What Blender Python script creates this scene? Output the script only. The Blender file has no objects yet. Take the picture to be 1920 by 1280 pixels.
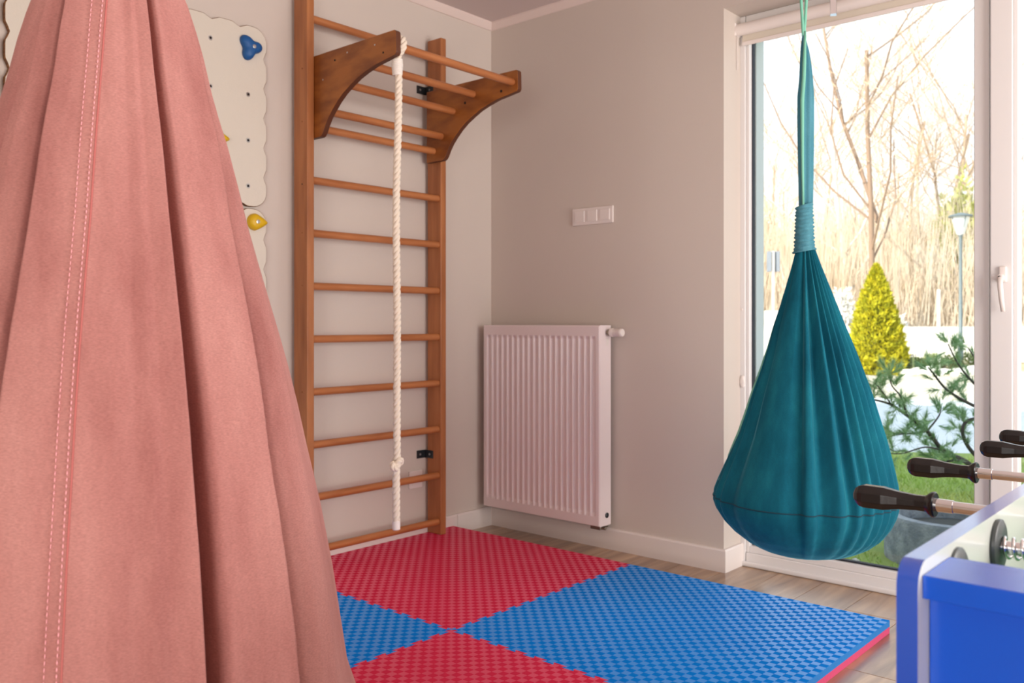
import bpy, bmesh, math, random
import numpy as np
from mathutils import Vector, Matrix

random.seed(4)
rng = np.random.default_rng(4)
SC = bpy.context.scene
COL = SC.collection
PI = math.pi

# ------------------------------------------------------------------ camera
CAM = np.array([3.148, -3.406, 1.06])
FWD = np.array([-0.6612, 0.7502, 0.0]); FWD /= np.linalg.norm(FWD)
RGT = np.array([FWD[1], -FWD[0], 0.0])
cd = bpy.data.cameras.new('camera'); cam = bpy.data.objects.new('camera', cd); COL.objects.link(cam)
cam.location = CAM
cam.rotation_euler = (PI / 2, 0, math.atan2(-FWD[0], FWD[1]))
cd.sensor_width = 36; cd.lens = 1649 / 1920 * 36
cd.shift_y = -35 / 1920
cd.clip_start = 0.02; cd.clip_end = 400
cd.dof.use_dof = True; cd.dof.focus_distance = 1.75; cd.dof.aperture_fstop = 7.5
SC.camera = cam

# ------------------------------------------------------------------ sky, sun, fill lights, exposure
def lin(c):
    return tuple((x / 12.92 if x <= 0.04045 else ((x + 0.055) / 1.055) ** 2.4) for x in [v / 255 for v in c])

W = bpy.data.worlds.new('sky'); SC.world = W; W.use_nodes = True
nt = W.node_tree; nt.nodes.clear()
wo = nt.nodes.new('ShaderNodeOutputWorld'); bg = nt.nodes.new('ShaderNodeBackground')
tc = nt.nodes.new('ShaderNodeTexCoord'); sp = nt.nodes.new('ShaderNodeSeparateXYZ')
cr = nt.nodes.new('ShaderNodeValToRGB'); nz = nt.nodes.new('ShaderNodeTexNoise'); mx = nt.nodes.new('ShaderNodeMixRGB')
cr.color_ramp.elements[0].position = 0.0; cr.color_ramp.elements[0].color = (0.80, 0.89, 1.0, 1)
cr.color_ramp.elements[1].position = 0.9; cr.color_ramp.elements[1].color = (0.62, 0.78, 1.0, 1)
nz.inputs['Scale'].default_value = 3.0; nz.inputs['Detail'].default_value = 4
mx.inputs[2].default_value = (.9, .95, 1, 1)
nt.links.new(tc.outputs['Generated'], sp.inputs[0]); nt.links.new(sp.outputs['Z'], cr.inputs[0])
nt.links.new(tc.outputs['Generated'], nz.inputs[0]); nt.links.new(nz.outputs[0], mx.inputs[0])
nt.links.new(cr.outputs[0], mx.inputs[1]); nt.links.new(mx.outputs[0], bg.inputs[0])
bg.inputs[1].default_value = 1.9
nt.links.new(bg.outputs[0], wo.inputs[0])

def light(name, kind, loc, rot, energy, color=(1, 1, 1), size=None):
    l = bpy.data.lights.new(name, kind); o = bpy.data.objects.new(name, l); COL.objects.link(o)
    o.location = loc; o.rotation_euler = rot; l.energy = energy; l.color = color
    if size and kind == 'AREA':
        l.shape = 'RECTANGLE'; l.size, l.size_y = size
    return o
sun = light('sun', 'SUN', (0, 0, 20), (0, 0, 0), 8.0, (1.0, 0.90, 0.76))
sd = Vector((0.34, 0.94, -0.555)).normalized()
sun.rotation_euler = sd.to_track_quat('-Z', 'Y').to_euler(); sun.data.angle = math.radians(0.6)
# area lights added before the closed right and rear walls to brighten the room
light('fill_light_right', 'AREA', (5.05, -1.25, 1.1), (0, math.radians(90), 0), 132, (1.0, 0.968, 0.94), (2.0, 2.2))
light('fill_light_rear', 'AREA', (4.0, -5.75, 1.05), (math.radians(90), 0, 0), 78, (1.0, 0.97, 0.94), (2.0, 2.0))
SC.view_settings.view_transform = 'Standard'; SC.view_settings.look = 'None'
SC.view_settings.exposure = 0.0; SC.view_settings.gamma = 1.0; SC.view_settings.use_curve_mapping = False
SC.cycles.max_bounces = 7; SC.cycles.diffuse_bounces = 4; SC.cycles.transparent_max_bounces = 12
SC.cycles.sample_clamp_indirect = 6

# ------------------------------------------------------------------ helpers
def mesh_obj(name, verts, faces, m=None, parent=None, smooth=False, kind=None, loc=None):
    me = bpy.data.meshes.new(name)
    me.from_pydata([tuple(v) for v in verts], [], [tuple(f) for f in faces])
    me.update()
    if smooth:
        me.polygons.foreach_set('use_smooth', [True] * len(me.polygons))
    if m: me.materials.append(m)
    o = bpy.data.objects.new(name, me); COL.objects.link(o)
    if parent: o.parent = parent
    if kind: o['kind'] = kind
    if loc is not None: o.location = loc
    return o

def bm_obj(name, bm, m=None, parent=None, smooth=False, kind=None, bevel=0, seg=2, angle=40):
    me = bpy.data.meshes.new(name); bmesh.ops.recalc_face_normals(bm, faces=bm.faces); bm.to_mesh(me); bm.free()
    if smooth: me.polygons.foreach_set('use_smooth', [True] * len(me.polygons))
    if m: me.materials.append(m)
    o = bpy.data.objects.new(name, me); COL.objects.link(o)
    if parent: o.parent = parent
    if kind: o['kind'] = kind
    if bevel:
        b = o.modifiers.new('bevel', 'BEVEL'); b.width = bevel; b.segments = seg; b.limit_method = 'ANGLE'; b.angle_limit = math.radians(30)
        me.polygons.foreach_set('use_smooth', [True] * len(me.polygons))
        w = o.modifiers.new('wn', 'WEIGHTED_NORMAL')
    return o

def bx(bm, lo, hi):
    x0, y0, z0 = lo; x1, y1, z1 = hi
    v = [bm.verts.new(p) for p in ((x0, y0, z0), (x1, y0, z0), (x1, y1, z0), (x0, y1, z0), (x0, y0, z1), (x1, y0, z1), (x1, y1, z1), (x0, y1, z1))]
    for f in ((0, 3, 2, 1), (4, 5, 6, 7), (0, 1, 5, 4), (1, 2, 6, 5), (2, 3, 7, 6), (3, 0, 4, 7)):
        bm.faces.new([v[i] for i in f])

def box(name, lo, hi, m=None, parent=None, kind=None, bevel=0, seg=2):
    bm = bmesh.new(); bx(bm, lo, hi)
    return bm_obj(name, bm, m, parent, kind=kind, bevel=bevel, seg=seg)

def frames(pts, up0=None):
    P = [Vector(p) for p in pts]; n = len(P); out = []
    t = (P[1] - P[0]).normalized()
    up = Vector(up0) if up0 else (Vector((0, 0, 1)) if abs(t.z) < 0.9 else Vector((1, 0, 0)))
    u = (up - t * up.dot(t)).normalized()
    for i in range(n):
        t = (P[min(i + 1, n - 1)] - P[max(i - 1, 0)])
        t = t.normalized() if t.length > 1e-9 else Vector((0, 0, 1))
        u = (u - t * u.dot(t)).normalized(); w = t.cross(u)
        out.append((P[i], u.copy(), w.copy()))
    return out

def tube_data(pts, rad, n=10, closed=False, V=None, F=None, caps=True, flat=1.0, up0=None):
    V = [] if V is None else V; F = [] if F is None else F
    fr = frames(pts, up0); base = len(V); m = len(pts)
    for i, (p, u, w) in enumerate(fr):
        r = rad[i] if hasattr(rad, '__len__') else rad
        for k in range(n):
            a = 2 * PI * k / n
            V.append(p + u * (math.cos(a) * r) + w * (math.sin(a) * r * flat))
    for i in range(m - 1 + (1 if closed else 0)):
        j = (i + 1) % m
        for k in range(n):
            k2 = (k + 1) % n
            F.append((base + i * n + k, base + i * n + k2, base + j * n + k2, base + j * n + k))
    if caps and not closed:
        F.append(tuple(base + k for k in range(n))[::-1]); F.append(tuple(base + (m - 1) * n + k for k in range(n)))
    return V, F

def tube(name, pts, rad, m=None, parent=None, n=10, closed=False, flat=1.0, up0=None, kind=None):
    V, F = tube_data(pts, rad, n, closed, flat=flat, up0=up0)
    return mesh_obj(name, V, F, m, parent, smooth=True, kind=kind)

def cyl(name, a, b, r, m=None, parent=None, n=24, r2=None, bev=0.0):
    """solid of revolution along a->b; short chamfers at both ends"""
    a = Vector(a); b = Vector(b); L = (b - a).length; d = (b - a).normalized(); r2 = r if r2 is None else r2
    bev = min(bev, L * .4)
    st = [(0, r - bev), (bev, r), (L - bev, r2), (L, r2 - bev)] if bev else [(0, r), (L, r2)]
    pr = [a + d * s for s, _ in st]
    return lathe(name, a, d, st, m, parent, n)

def lathe(name, org, axis, prof, m=None, parent=None, n=24, facet=None, sm=True):
    org = Vector(org); d = Vector(axis).normalized()
    u = d.orthogonal().normalized() if abs(d.z) > 0.9 else (Vector((0, 0, 1)) - d * d.z).normalized()
    w = d.cross(u); V = []; F = []
    for s, r in prof:
        for k in range(n):
            a = 2 * PI * (k + .5) / n
            V.append(org + d * s + (u * math.cos(a) + w * math.sin(a)) * max(r, 1e-4))
    for i in range(len(prof) - 1):
        for k in range(n):
            k2 = (k + 1) % n; F.append((i * n + k, i * n + k2, (i + 1) * n + k2, (i + 1) * n + k))
    F.append(tuple(range(n))[::-1]); F.append(tuple((len(prof) - 1) * n + k for k in range(n)))
    o = mesh_obj(name, V, F, m, parent, smooth=sm)
    if sm: edge_split(o)
    return o

def edge_split(o, ang=35):
    e = o.modifiers.new('es', 'EDGE_SPLIT'); e.split_angle = math.radians(ang)

def thing(name, label, cat, loc=(0, 0, 0), group=None):
    o = bpy.data.objects.new(name, None); COL.objects.link(o); o.location = loc
    o.empty_display_size = 0.05
    return tag(o, label, cat, group)

def tag(o, label, cat, group=None, kind=None):
    o['label'] = label; o['category'] = cat
    if group: o['group'] = group
    if kind: o['kind'] = kind
    return o

def adopt(root, children):
    """parent world-space meshes to a root that stands at its own place"""
    for c in children:
        if c.parent is None:
            c.parent = root
    return root

def fix(root):
    """children were built in world space: move them into the root's frame"""
    inv = Matrix.Translation(-Vector(root.location))
    for c in root.children:
        c.matrix_parent_inverse = inv
    return root

# ------------------------------------------------------------------ materials
def mat(name, col, rough=0.5, metal=0.0, bump=None, var=None, spec=0.5, sheen=0.0, sheen_col=None, coat=0.0, co='Object'):
    """var=(scale,(sx,sy,sz),colour2,low,high); bump=(scale,strength,(sx,sy,sz),distance)"""
    m = bpy.data.materials.new(name); m.use_nodes = True; t = m.node_tree; p = t.nodes['Principled BSDF']
    c = lin(col) + (1,)
    p.inputs['Base Color'].default_value = c; p.inputs['Roughness'].default_value = rough; p.inputs['Metallic'].default_value = metal
    p.inputs['Specular IOR Level'].default_value = spec
    if sheen:
        p.inputs['Sheen Weight'].default_value = sheen; p.inputs['Sheen Roughness'].default_value = 0.4
        if sheen_col: p.inputs['Sheen Tint'].default_value = lin(sheen_col) + (1,)
    if coat: p.inputs['Coat Weight'].default_value = coat; p.inputs['Coat Roughness'].default_value = 0.1
    if var or bump:
        tcn = t.nodes.new('ShaderNodeTexCoord')
    if var:
        mp = t.nodes.new('ShaderNodeMapping'); mp.inputs['Scale'].default_value = var[1]
        nn = t.nodes.new('ShaderNodeTexNoise'); nn.inputs['Scale'].default_value = var[0]; nn.inputs['Detail'].default_value = 5
        rm = t.nodes.new('ShaderNodeValToRGB'); rm.color_ramp.elements[0].position = var[3]; rm.color_ramp.elements[1].position = var[4]
        rm.color_ramp.elements[0].color = c; rm.color_ramp.elements[1].color = lin(var[2]) + (1,)
        t.links.new(tcn.outputs[co], mp.inputs[0]); t.links.new(mp.outputs[0], nn.inputs[0]); t.links.new(nn.outputs[0], rm.inputs[0]); t.links.new(rm.outputs[0], p.inputs['Base Color'])
    if bump:
        mp = t.nodes.new('ShaderNodeMapping'); mp.inputs['Scale'].default_value = bump[2] if len(bump) > 2 else (1, 1, 1)
        nn = t.nodes.new('ShaderNodeTexNoise'); nn.inputs['Scale'].default_value = bump[0]; nn.inputs['Detail'].default_value = 3
        b = t.nodes.new('ShaderNodeBump'); b.inputs['Strength'].default_value = bump[1]; b.inputs['Distance'].default_value = bump[3] if len(bump) > 3 else 0.002
        t.links.new(tcn.outputs[co], mp.inputs[0]); t.links.new(mp.outputs[0], nn.inputs[0]); t.links.new(nn.outputs[0], b.inputs['Height']); t.links.new(b.outputs[0], p.inputs['Normal'])
    return m

M = {}
M['wall'] = mat('wall_paint', (210, 198, 188), 0.85, bump=(220, .12), var=(1.1, (1, 1, 1), (206, 194, 184), .3, .7))
M['ceiling'] = mat('ceiling_paint', (206, 190, 186), 0.9)
M['cornice'] = mat('cornice_paint', (226, 208, 200), 0.7)
M['white'] = mat('white_paint', (232, 222, 216), 0.45)
M['pvc'] = mat('window_plastic', (228, 224, 222), 0.3)
M['rad'] = mat('radiator_enamel', (236, 222, 221), 0.28)
M['gasket'] = mat('rubber_gasket', (28, 32, 44), 0.6)
M['board'] = mat('climbing_board_face', (216, 207, 193), 0.55, bump=(160, .25))
M['ply'] = mat('plywood_edge', (150, 104, 62), 0.6, var=(14, (1, 1, 9), (105, 66, 36), .4, .6))
M['wood'] = mat('stained_pine', (186, 120, 72), 0.42, var=(7, (3, 3, .35), (152, 90, 50), .35, .7), bump=(30, .1, (4, 4, .3)))
M['rung'] = mat('stained_beech_rung', (188, 120, 72), 0.34, var=(7, (4, .5, 4), (160, 94, 52), .35, .7))
M['panelwood'] = mat('stained_wood_bracket', (166, 100, 40), 0.4, var=(5, (1, 1, 3.2), (126, 68, 22), .38, .62), bump=(30, .08, (1, 1, 5)))
M['edgewood'] = mat('dark_rounded_edge', (92, 48, 24), 0.5)
M['steel'] = mat('dark_steel', (70, 74, 78), 0.4, metal=0.8)
M['screw'] = mat('screw_zinc', (200, 200, 200), 0.3, metal=0.9)
M['chrome'] = mat('chrome', (242, 242, 244), 0.12, metal=1.0)
M['rope'] = mat('cotton_rope', (240, 226, 208), 0.9, bump=(300, .5, (1, 1, 1), .001), sheen=.3)
M['whip'] = mat('rope_whipping', (242, 234, 226), 0.8)
M['black'] = mat('black_grip_plastic', (30, 28, 28), 0.25, bump=(260, .05))
M['disc'] = mat('grey_bearing_plastic', (74, 80, 80), 0.35)
M['blue'] = mat('blue_laminate', (0, 84, 208), 0.2, bump=(500, .03), spec=.6)
M['blueedge'] = mat('blue_edging', (0, 80, 200), 0.14, coat=1.0, spec=1.0)
M['laminate'] = mat('pale_grey_laminate', (222, 226, 218), 0.2)
M['bone'] = mat('pale_trim', (222, 216, 214), 0.4)
M['pink'] = None
M['holdblue'] = mat('blue_hold_resin', (10, 82, 145), 0.5, bump=(90, .3))
M['holdyellow'] = mat('yellow_hold_resin', (214, 172, 10), 0.45, bump=(90, .3))
M['holdgrey'] = mat('grey_hold_resin', (150, 138, 132), 0.6)
M['hole'] = mat('hole_dark', (30, 22, 18), 0.8)
M['mint'] = mat('mint_webbing', (120, 190, 166), 0.7, bump=(400, .3))
M['brass'] = mat('aged_nickel', (150, 140, 125), 0.35, metal=.8)
M['blind'] = mat('blind_fabric', (214, 204, 188), 0.85)

def velvet(name, base, dark, light_, scale, sheen, tint, axis_scale=(6, 6, .8)):
    m = bpy.data.materials.new(name); m.use_nodes = True; t = m.node_tree; p = t.nodes['Principled BSDF']; L = t.links.new
    tcn = t.nodes.new('ShaderNodeTexCoord')
    mp = t.nodes.new('ShaderNodeMapping'); mp.inputs['Scale'].default_value = axis_scale
    n1 = t.nodes.new('ShaderNodeTexNoise'); n1.inputs['Scale'].default_value = scale; n1.inputs['Detail'].default_value = 6; n1.inputs['Roughness'].default_value = .62
    r1 = t.nodes.new('ShaderNodeValToRGB'); e = r1.color_ramp.elements
    e[0].position = .28; e[0].color = lin(dark) + (1,); e[1].position = .72; e[1].color = lin(light_) + (1,)
    k = e.new(.5); k.color = lin(base) + (1,)
    L(tcn.outputs['Object'], mp.inputs[0]); L(mp.outputs[0], n1.inputs[0]); L(n1.outputs[0], r1.inputs[0])
    # fine knit: tiny horizontal grain
    mp2 = t.nodes.new('ShaderNodeMapping'); mp2.inputs['Scale'].default_value = (180, 180, 620)
    n2 = t.nodes.new('ShaderNodeTexNoise'); n2.inputs['Scale'].default_value = 1.5; n2.inputs['Detail'].default_value = 3
    L(tcn.outputs['Object'], mp2.inputs[0]); L(mp2.outputs[0], n2.inputs[0])
    mm = t.nodes.new('ShaderNodeMixRGB'); mm.blend_type = 'OVERLAY'; mm.inputs[0].default_value = .35
    L(r1.outputs[0], mm.inputs[1]); L(n2.outputs[0], mm.inputs[2]); L(mm.outputs[0], p.inputs['Base Color'])
    b = t.nodes.new('ShaderNodeBump'); b.inputs['Strength'].default_value = .5; b.inputs['Distance'].default_value = .0008
    L(n2.outputs[0], b.inputs['Height']); L(b.outputs[0], p.inputs['Normal'])
    p.inputs['Roughness'].default_value = .85; p.inputs['Specular IOR Level'].default_value = .15
    p.inputs['Sheen Weight'].default_value = sheen; p.inputs['Sheen Roughness'].default_value = .35; p.inputs['Sheen Tint'].default_value = lin(tint) + (1,)
    return m
M['pink'] = velvet('pink_velvet', (176, 121, 115), (158, 102, 97), (188, 135, 128), 2.2, .35, (255, 205, 200))
M['pinkthread'] = mat('pink_thread', (250, 178, 184), 0.6)
M['teal'] = velvet('teal_velvet', (14, 96, 116), (6, 78, 98), (26, 114, 130), 2.5, .5, (120, 205, 215))
M['tealwrap'] = velvet('teal_wrap_cloth', (72, 130, 146), (58, 114, 132), (90, 148, 162), 3, .5, (170, 225, 230))
M['tealdark'] = mat('teal_seam', (8, 62, 78), .8)

# glass: faint reflection over clear transmission
def glass_mat():
    m = bpy.data.materials.new('window_glass'); m.use_nodes = True; t = m.node_tree; t.nodes.clear(); L = t.links.new
    o = t.nodes.new('ShaderNodeOutputMaterial'); tr = t.nodes.new('ShaderNodeBsdfTransparent'); g = t.nodes.new('ShaderNodeBsdfGlossy')
    g.inputs['Roughness'].default_value = .02; tr.inputs['Color'].default_value = (.95, .97, .965, 1)
    fr = t.nodes.new('ShaderNodeFresnel'); fr.inputs['IOR'].default_value = 1.35; mxs = t.nodes.new('ShaderNodeMixShader')
    L(fr.outputs[0], mxs.inputs[0]); L(tr.outputs[0], mxs.inputs[1]); L(g.outputs[0], mxs.inputs[2]); L(mxs.outputs[0], o.inputs[0])
    return m
M['glass'] = glass_mat()

def plank_mat():
    m = bpy.data.materials.new('oak_laminate'); m.use_nodes = True; t = m.node_tree; p = t.nodes['Principled BSDF']; L = t.links.new
    tcn = t.nodes.new('ShaderNodeTexCoord'); oi = t.nodes.new('ShaderNodeObjectInfo')
    add = t.nodes.new('ShaderNodeVectorMath'); add.operation = 'ADD'
    mul = t.nodes.new('ShaderNodeVectorMath'); mul.operation = 'SCALE'; mul.inputs['Scale'].default_value = 17.0
    cmb = t.nodes.new('ShaderNodeCombineXYZ')
    L(oi.outputs['Random'], cmb.inputs[0]); L(oi.outputs['Random'], cmb.inputs[1]); L(cmb.outputs[0], mul.inputs[0])
    L(tcn.outputs['Object'], add.inputs[0]); L(mul.outputs[0], add.inputs[1])
    mp = t.nodes.new('ShaderNodeMapping'); mp.inputs['Scale'].default_value = (7, .8, 1)
    n1 = t.nodes.new('ShaderNodeTexNoise'); n1.inputs['Scale'].default_value = 3; n1.inputs['Detail'].default_value = 6; n1.inputs['Distortion'].default_value = .6
    r1 = t.nodes.new('ShaderNodeValToRGB'); e = r1.color_ramp.elements
    e[0].position = .3; e[0].color = lin((128, 92, 62)) + (1,); e[1].position = .7; e[1].color = lin((190, 152, 112)) + (1,)
    L(add.outputs[0], mp.inputs[0]); L(mp.outputs[0], n1.inputs[0]); L(n1.outputs[0], r1.inputs[0])
    hs = t.nodes.new('ShaderNodeHueSaturation'); mr = t.nodes.new('ShaderNodeMapRange'); mr.inputs[3].default_value = .85; mr.inputs[4].default_value = 1.12
    L(oi.outputs['Random'], mr.inputs[0]); L(mr.outputs[0], hs.inputs['Value']); L(r1.outputs[0], hs.inputs['Color']); L(hs.outputs[0], p.inputs['Base Color'])
    p.inputs['Roughness'].default_value = .36; p.inputs['Specular IOR Level'].default_value = .8; p.inputs['Coat Weight'].default_value = .7; p.inputs['Coat Roughness'].default_value = .22
    return m
M['plank'] = plank_mat()

# ------------------------------------------------------------------ the room
XR, YR, ZC = 5.1, -5.8, 2.632          # right wall, rear wall, ceiling
fl = box('floor', (-.2, YR - .2, -.25), (XR + .2, .15, -.014), mat('floor_screed', (70, 60, 50), .9), kind='structure')
bevel_plank = {}
def plank_mesh(L, wdt):
    key = round(L, 3)
    if key not in bevel_plank:
        g = .0009; t = .012; c = .0012
        V = [(g, g, -t), (wdt - g, g, -t), (wdt - g, L - g, -t), (g, L - g, -t),
             (g, g, -c), (wdt - g, g, -c), (wdt - g, L - g, -c), (g, L - g, -c),
             (g + c, g + c, 0), (wdt - g - c, g + c, 0), (wdt - g - c, L - g - c, 0), (g + c, L - g - c, 0)]
        F = [(8, 9, 10, 11)] + [(a, b, b + 4, a + 4) for a, b in ((0, 1), (1, 2), (2, 3))] + [(3, 0, 4, 7)] + [(a, b, b + 4, a + 4) for a, b in ((4, 5), (5, 6), (6, 7))] + [(7, 4, 8, 11)]
        me = bpy.data.meshes.new('plank'); me.from_pydata(V, [], F); me.update(); me.materials.append(M['plank'])
        bevel_plank[key] = me
    return bevel_plank[key]
PW = .192
for i in range(int((XR + .01) / PW) + 1):
    y = .15; off = [.55, 1.1, .3, .85][i % 4]; first = True
    while y > YR:
        L = off if first else 1.285
        first = False
        L = round(min(L, y - YR), 3)
        if L < .02: break
        wdt = PW
        o = bpy.data.objects.new('plank', plank_mesh(L, wdt)); COL.objects.link(o)
        o.location = (i * PW, y - L, 0); o.parent = fl
        y -= L

# walls: window wall with its opening (0.15 deep reveal inside, outer layer overlapping the frame)
WX0, WX1, WZ = 1.348, 4.30, 2.400
bm = bmesh.new()
bx(bm, (-.35, 0, -.25), (WX0, .21, ZC + .1)); bx(bm, (WX1, 0, -.25), (XR + .35, .21, ZC + .1)); bx(bm, (WX0, 0, WZ), (WX1, .21, ZC + .1))
bm_obj('wall_back', bm, M['wall'], kind='structure')
M['render'] = mat('outside_render', (236, 238, 240), .9, bump=(200, .3))
bm = bmesh.new()
bx(bm, (-9, .211, -.3), (WX0 + .046, .285, 6.35)); bx(bm, (WX1 - .04, .211, -.3), (12, .285, 6.35)); bx(bm, (WX0 + .046, .211, WZ - .03), (WX1 - .04, .285, 6.35))
bx(bm, (-9, -9, ZC + .3), (12, .21, 6.35))  # unseen upper-storey mass, put in to cast the shade on the lawn
bm_obj('wall_facade', bm, M['render'], kind='structure')
box('wall_left', (-.2, YR, -.25), (0, 0, ZC + .1), M['wall'], kind='structure')
box('wall_right', (XR, YR, -.25), (XR + .2, 0, ZC + .1), M['wall'], kind='structure')
box('wall_rear', (-.2, YR - .2, -.25), (XR + .2, YR, ZC + .1), M['wall'], kind='structure')
box('ceiling', (-.2, YR - .2, ZC), (XR + .2, .2, ZC + .25), M['ceiling'], kind='structure')

# cove trims
def sweep_profile(name, prof, a, b, inward, m, mitre=(0, 0)):
    """prof: (out, z) list; runs a->b, out measured along `inward`; mitre lengthens by out*mitre"""
    a = Vector(a); b = Vector(b); d = (b - a).normalized(); inw = Vector(inward); V = []; F = []
    for e, q, s in ((0, a, mitre[0]), (1, b, mitre[1])):
        for o_, z in prof:
            V.append(q + inw * o_ + d * (o_ * s) + Vector((0, 0, z)))
    n = len(prof)
    for k in range(n):
        k2 = (k + 1) % n; F.append((k, k2, n + k2, n + k))
    F.append(tuple(range(n))[::-1]); F.append(tuple(range(n, 2 * n)))
    return mesh_obj(name, V, F, m, kind='structure')
cov = [(0, 0), (.030, 0), (.030, -.006), (.026, -.012), (.012, -.030), (.006, -.036), (0, -.036)]
sweep_profile('trim_1', cov, (0, 0, ZC), (XR, 0, ZC), (0, -1, 0), M['cornice'], (1, 0))
sweep_profile('trim_2', cov, (0, 0, ZC), (0, YR, ZC), (1, 0, 0), M['cornice'], (1, 0))
bp = [(0, 0), (.016, 0), (.016, .090), (.012, .097), (0, .097)]
sweep_profile('baseboard_back', bp, (0, 0, 0), (WX0, 0, 0), (0, -1, 0), M['white'], (1, 1))
sweep_profile('baseboard_reveal', bp, (WX0, 0, 0), (WX0, .15, 0), (1, 0, 0), M['white'], (-1, 0))
# left skirting is made of two lengths with a butt joint, as seen beside the wall bars
sweep_profile('baseboard_left', bp, (0, 0, 0), (0, -.265, 0), (1, 0, 0), M['white'], (1, 0))
sweep_profile('baseboard_left.001', bp, (0, -.267, 0), (0, YR, 0), (1, 0, 0), M['white'], (0, 0))

# ------------------------------------------------------------------ the window
wf = thing('window_1', 'large white floor-length window', 'window', (WX0, .15, 0)); del wf['label']; del wf['category']; wf['kind'] = 'structure'
FY = .15
def wbox(name, lo, hi, m=None, bevel=.004):
    return box(name, lo, hi, m or M['pvc'], wf, bevel=bevel)
# outer frame
wbox('window_frame', (WX0 - .002, FY, 0), (1.372, .21, WZ))
wbox('window_frame', (1.374, FY, .0), (WX1, .21, .058))
wbox('window_frame', (1.374, FY, 2.345), (WX1, .21, WZ))
# raised threshold bead along the floor
wbox('threshold_bead', (1.35, FY - .016, 0), (WX1, FY, .022), bevel=.006)
# left glazing unit: beads + gasket
wbox('glazing_bead', (1.372, FY + .006, .058), (1.389, .20, 2.345), bevel=.003)
wbox('glazing_bead', (1.389, FY + .006, .058), (2.283, .20, .088), bevel=.003)
wbox('glazing_bead', (1.389, FY + .006, 2.32), (2.283, .20, 2.345), bevel=.003)
wbox('mullion', (2.283, FY - .004, .058), (2.335, .205, 2.345))
gk = M['gasket']
wbox('gasket', (1.389, .178, .088), (1.394, .2, 2.32), gk, 0); wbox('gasket', (1.394, .178, .088), (2.283, .2, .095), gk, 0)
wbox('gasket', (2.279, .178, .095), (2.283, .2, 2.32), gk, 0)
# opening sash on the right
SX0, SX1 = 2.342, 3.30
wbox('sash_stile', (SX0, FY - .028, .045), (2.415, .19, 2.36)); wbox('sash_stile', (SX1 - .073, FY - .028, .045), (SX1, .19, 2.36))
wbox('sash_rail', (2.416, FY - .028, .045), (SX1 - .074, .19, .118)); wbox('sash_rail', (2.416, FY - .028, 2.287), (SX1 - .074, .19, 2.36))
wbox('glazing_bead', (2.415, FY - .018, .118), (2.430, .185, 2.287), bevel=.003)
wbox('glazing_bead', (2.430, FY - .018, .118), (SX1 - .073, .185, .133), bevel=.003)
wbox('mullion', (SX1 + .004, FY - .004, .058), (3.37, .205, 2.345))
for a, b in ((1.392, 2.281), (2.43, SX1 - .075), (3.38, WX1 - .02)):
    box('pane', (a, .186, .09), (b, .190, 2.33), M['glass'], wf)
# latch handle
hd = wbox('window_handle', (2.372, FY - .040, 1.205), (2.398, FY - .028, 1.262), M['white'], .005)
lathe('handle_hub', (2.381, FY - .040, 1.222), (0, -1, 0), [(0, .012), (.018, .011), (.020, .009)], M['white'], hd)
cyl('handle_screw', (2.379, FY - .0605, 1.224), (2.379, FY - .0625, 1.224), .0042, M['hole'], hd, 12)
V, F = tube_data([(2.381, FY - .056, 1.224), (2.382, FY - .060, 1.19), (2.386, FY - .058, 1.14), (2.390, FY - .054, 1.10)], [.0095, .0095, .0085, .0075], 12, flat=.75)
mesh_obj('handle_lever', V, F, M['white'], hd, smooth=True)
# small caps on the left frame
lc_ = lathe('latch_cover', (0, FY + .002, 0), (0, -1, 0), [(0, .012), (.006, .012), (.010, .009), (.011, .004)], M['white'], wf)
for v in lc_.data.vertices: v.co.x += 1.360; v.co.z = v.co.z * 2.3 + .803
lathe('frame_cap', (1.357, FY + .001, 1.118), (0, -1, 0), [(0, .005), (.003, .005), (.004, .003)], M['white'], wf)
fix(wf)
# the two scaled caps need their matrices after fix()
# roller blind rolled up at the top
rb = thing('roller_blind', 'white roller blind rolled up at the top of the tall window', 'blind', (1.36, .12, 2.30))
V, F = tube_data([(1.352, .122, 2.334), (2.36, .122, 2.334)], .026, 20, caps=True)
c1 = mesh_obj('cassette', V, F, M['white'], rb, smooth=True); edge_split(c1)
box('end_cap', (1.345, .098, 2.308), (1.352, .149, 2.362), M['white'], rb, bevel=.004)
box('fabric', (1.366, .136, 2.283), (2.35, .138, 2.325), M['blind'], rb)
box('bottom_bar', (1.364, .132, 2.266), (2.352, .142, 2.284), M['white'], rb, bevel=.003)
for q in (0, 1):
    pts = [(1.350 + .008 * q, .118 - .01 * q, z) for z in np.linspace(2.32, 2.16, 6)]
    tube('pull_cord', pts, .0011, M['white'], rb, n=5)
fix(rb)

# ------------------------------------------------------------------ wall bars
GZ = .0452
wb = thing('wall_bars', 'tall orange-brown wooden wall bars with rungs, standing against the left wall', 'wall bars', (.06, -.8, GZ))
YL, YRt = -1.241, -.476      # outer faces toward the camera of the two uprights (thickness grows toward +y)
TH = .036; XF = .112; XB = .018
def upright(y0, z0, z1):
    bm = bmesh.new(); bx(bm, (XB, y0, z0), (XF, y0 + TH, z1))
    return bm_obj('upright', bm, M['wood'], wb, bevel=.004)
up1 = upright(YL, GZ, 2.425); up2 = upright(YRt, GZ, 2.425)
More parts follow.
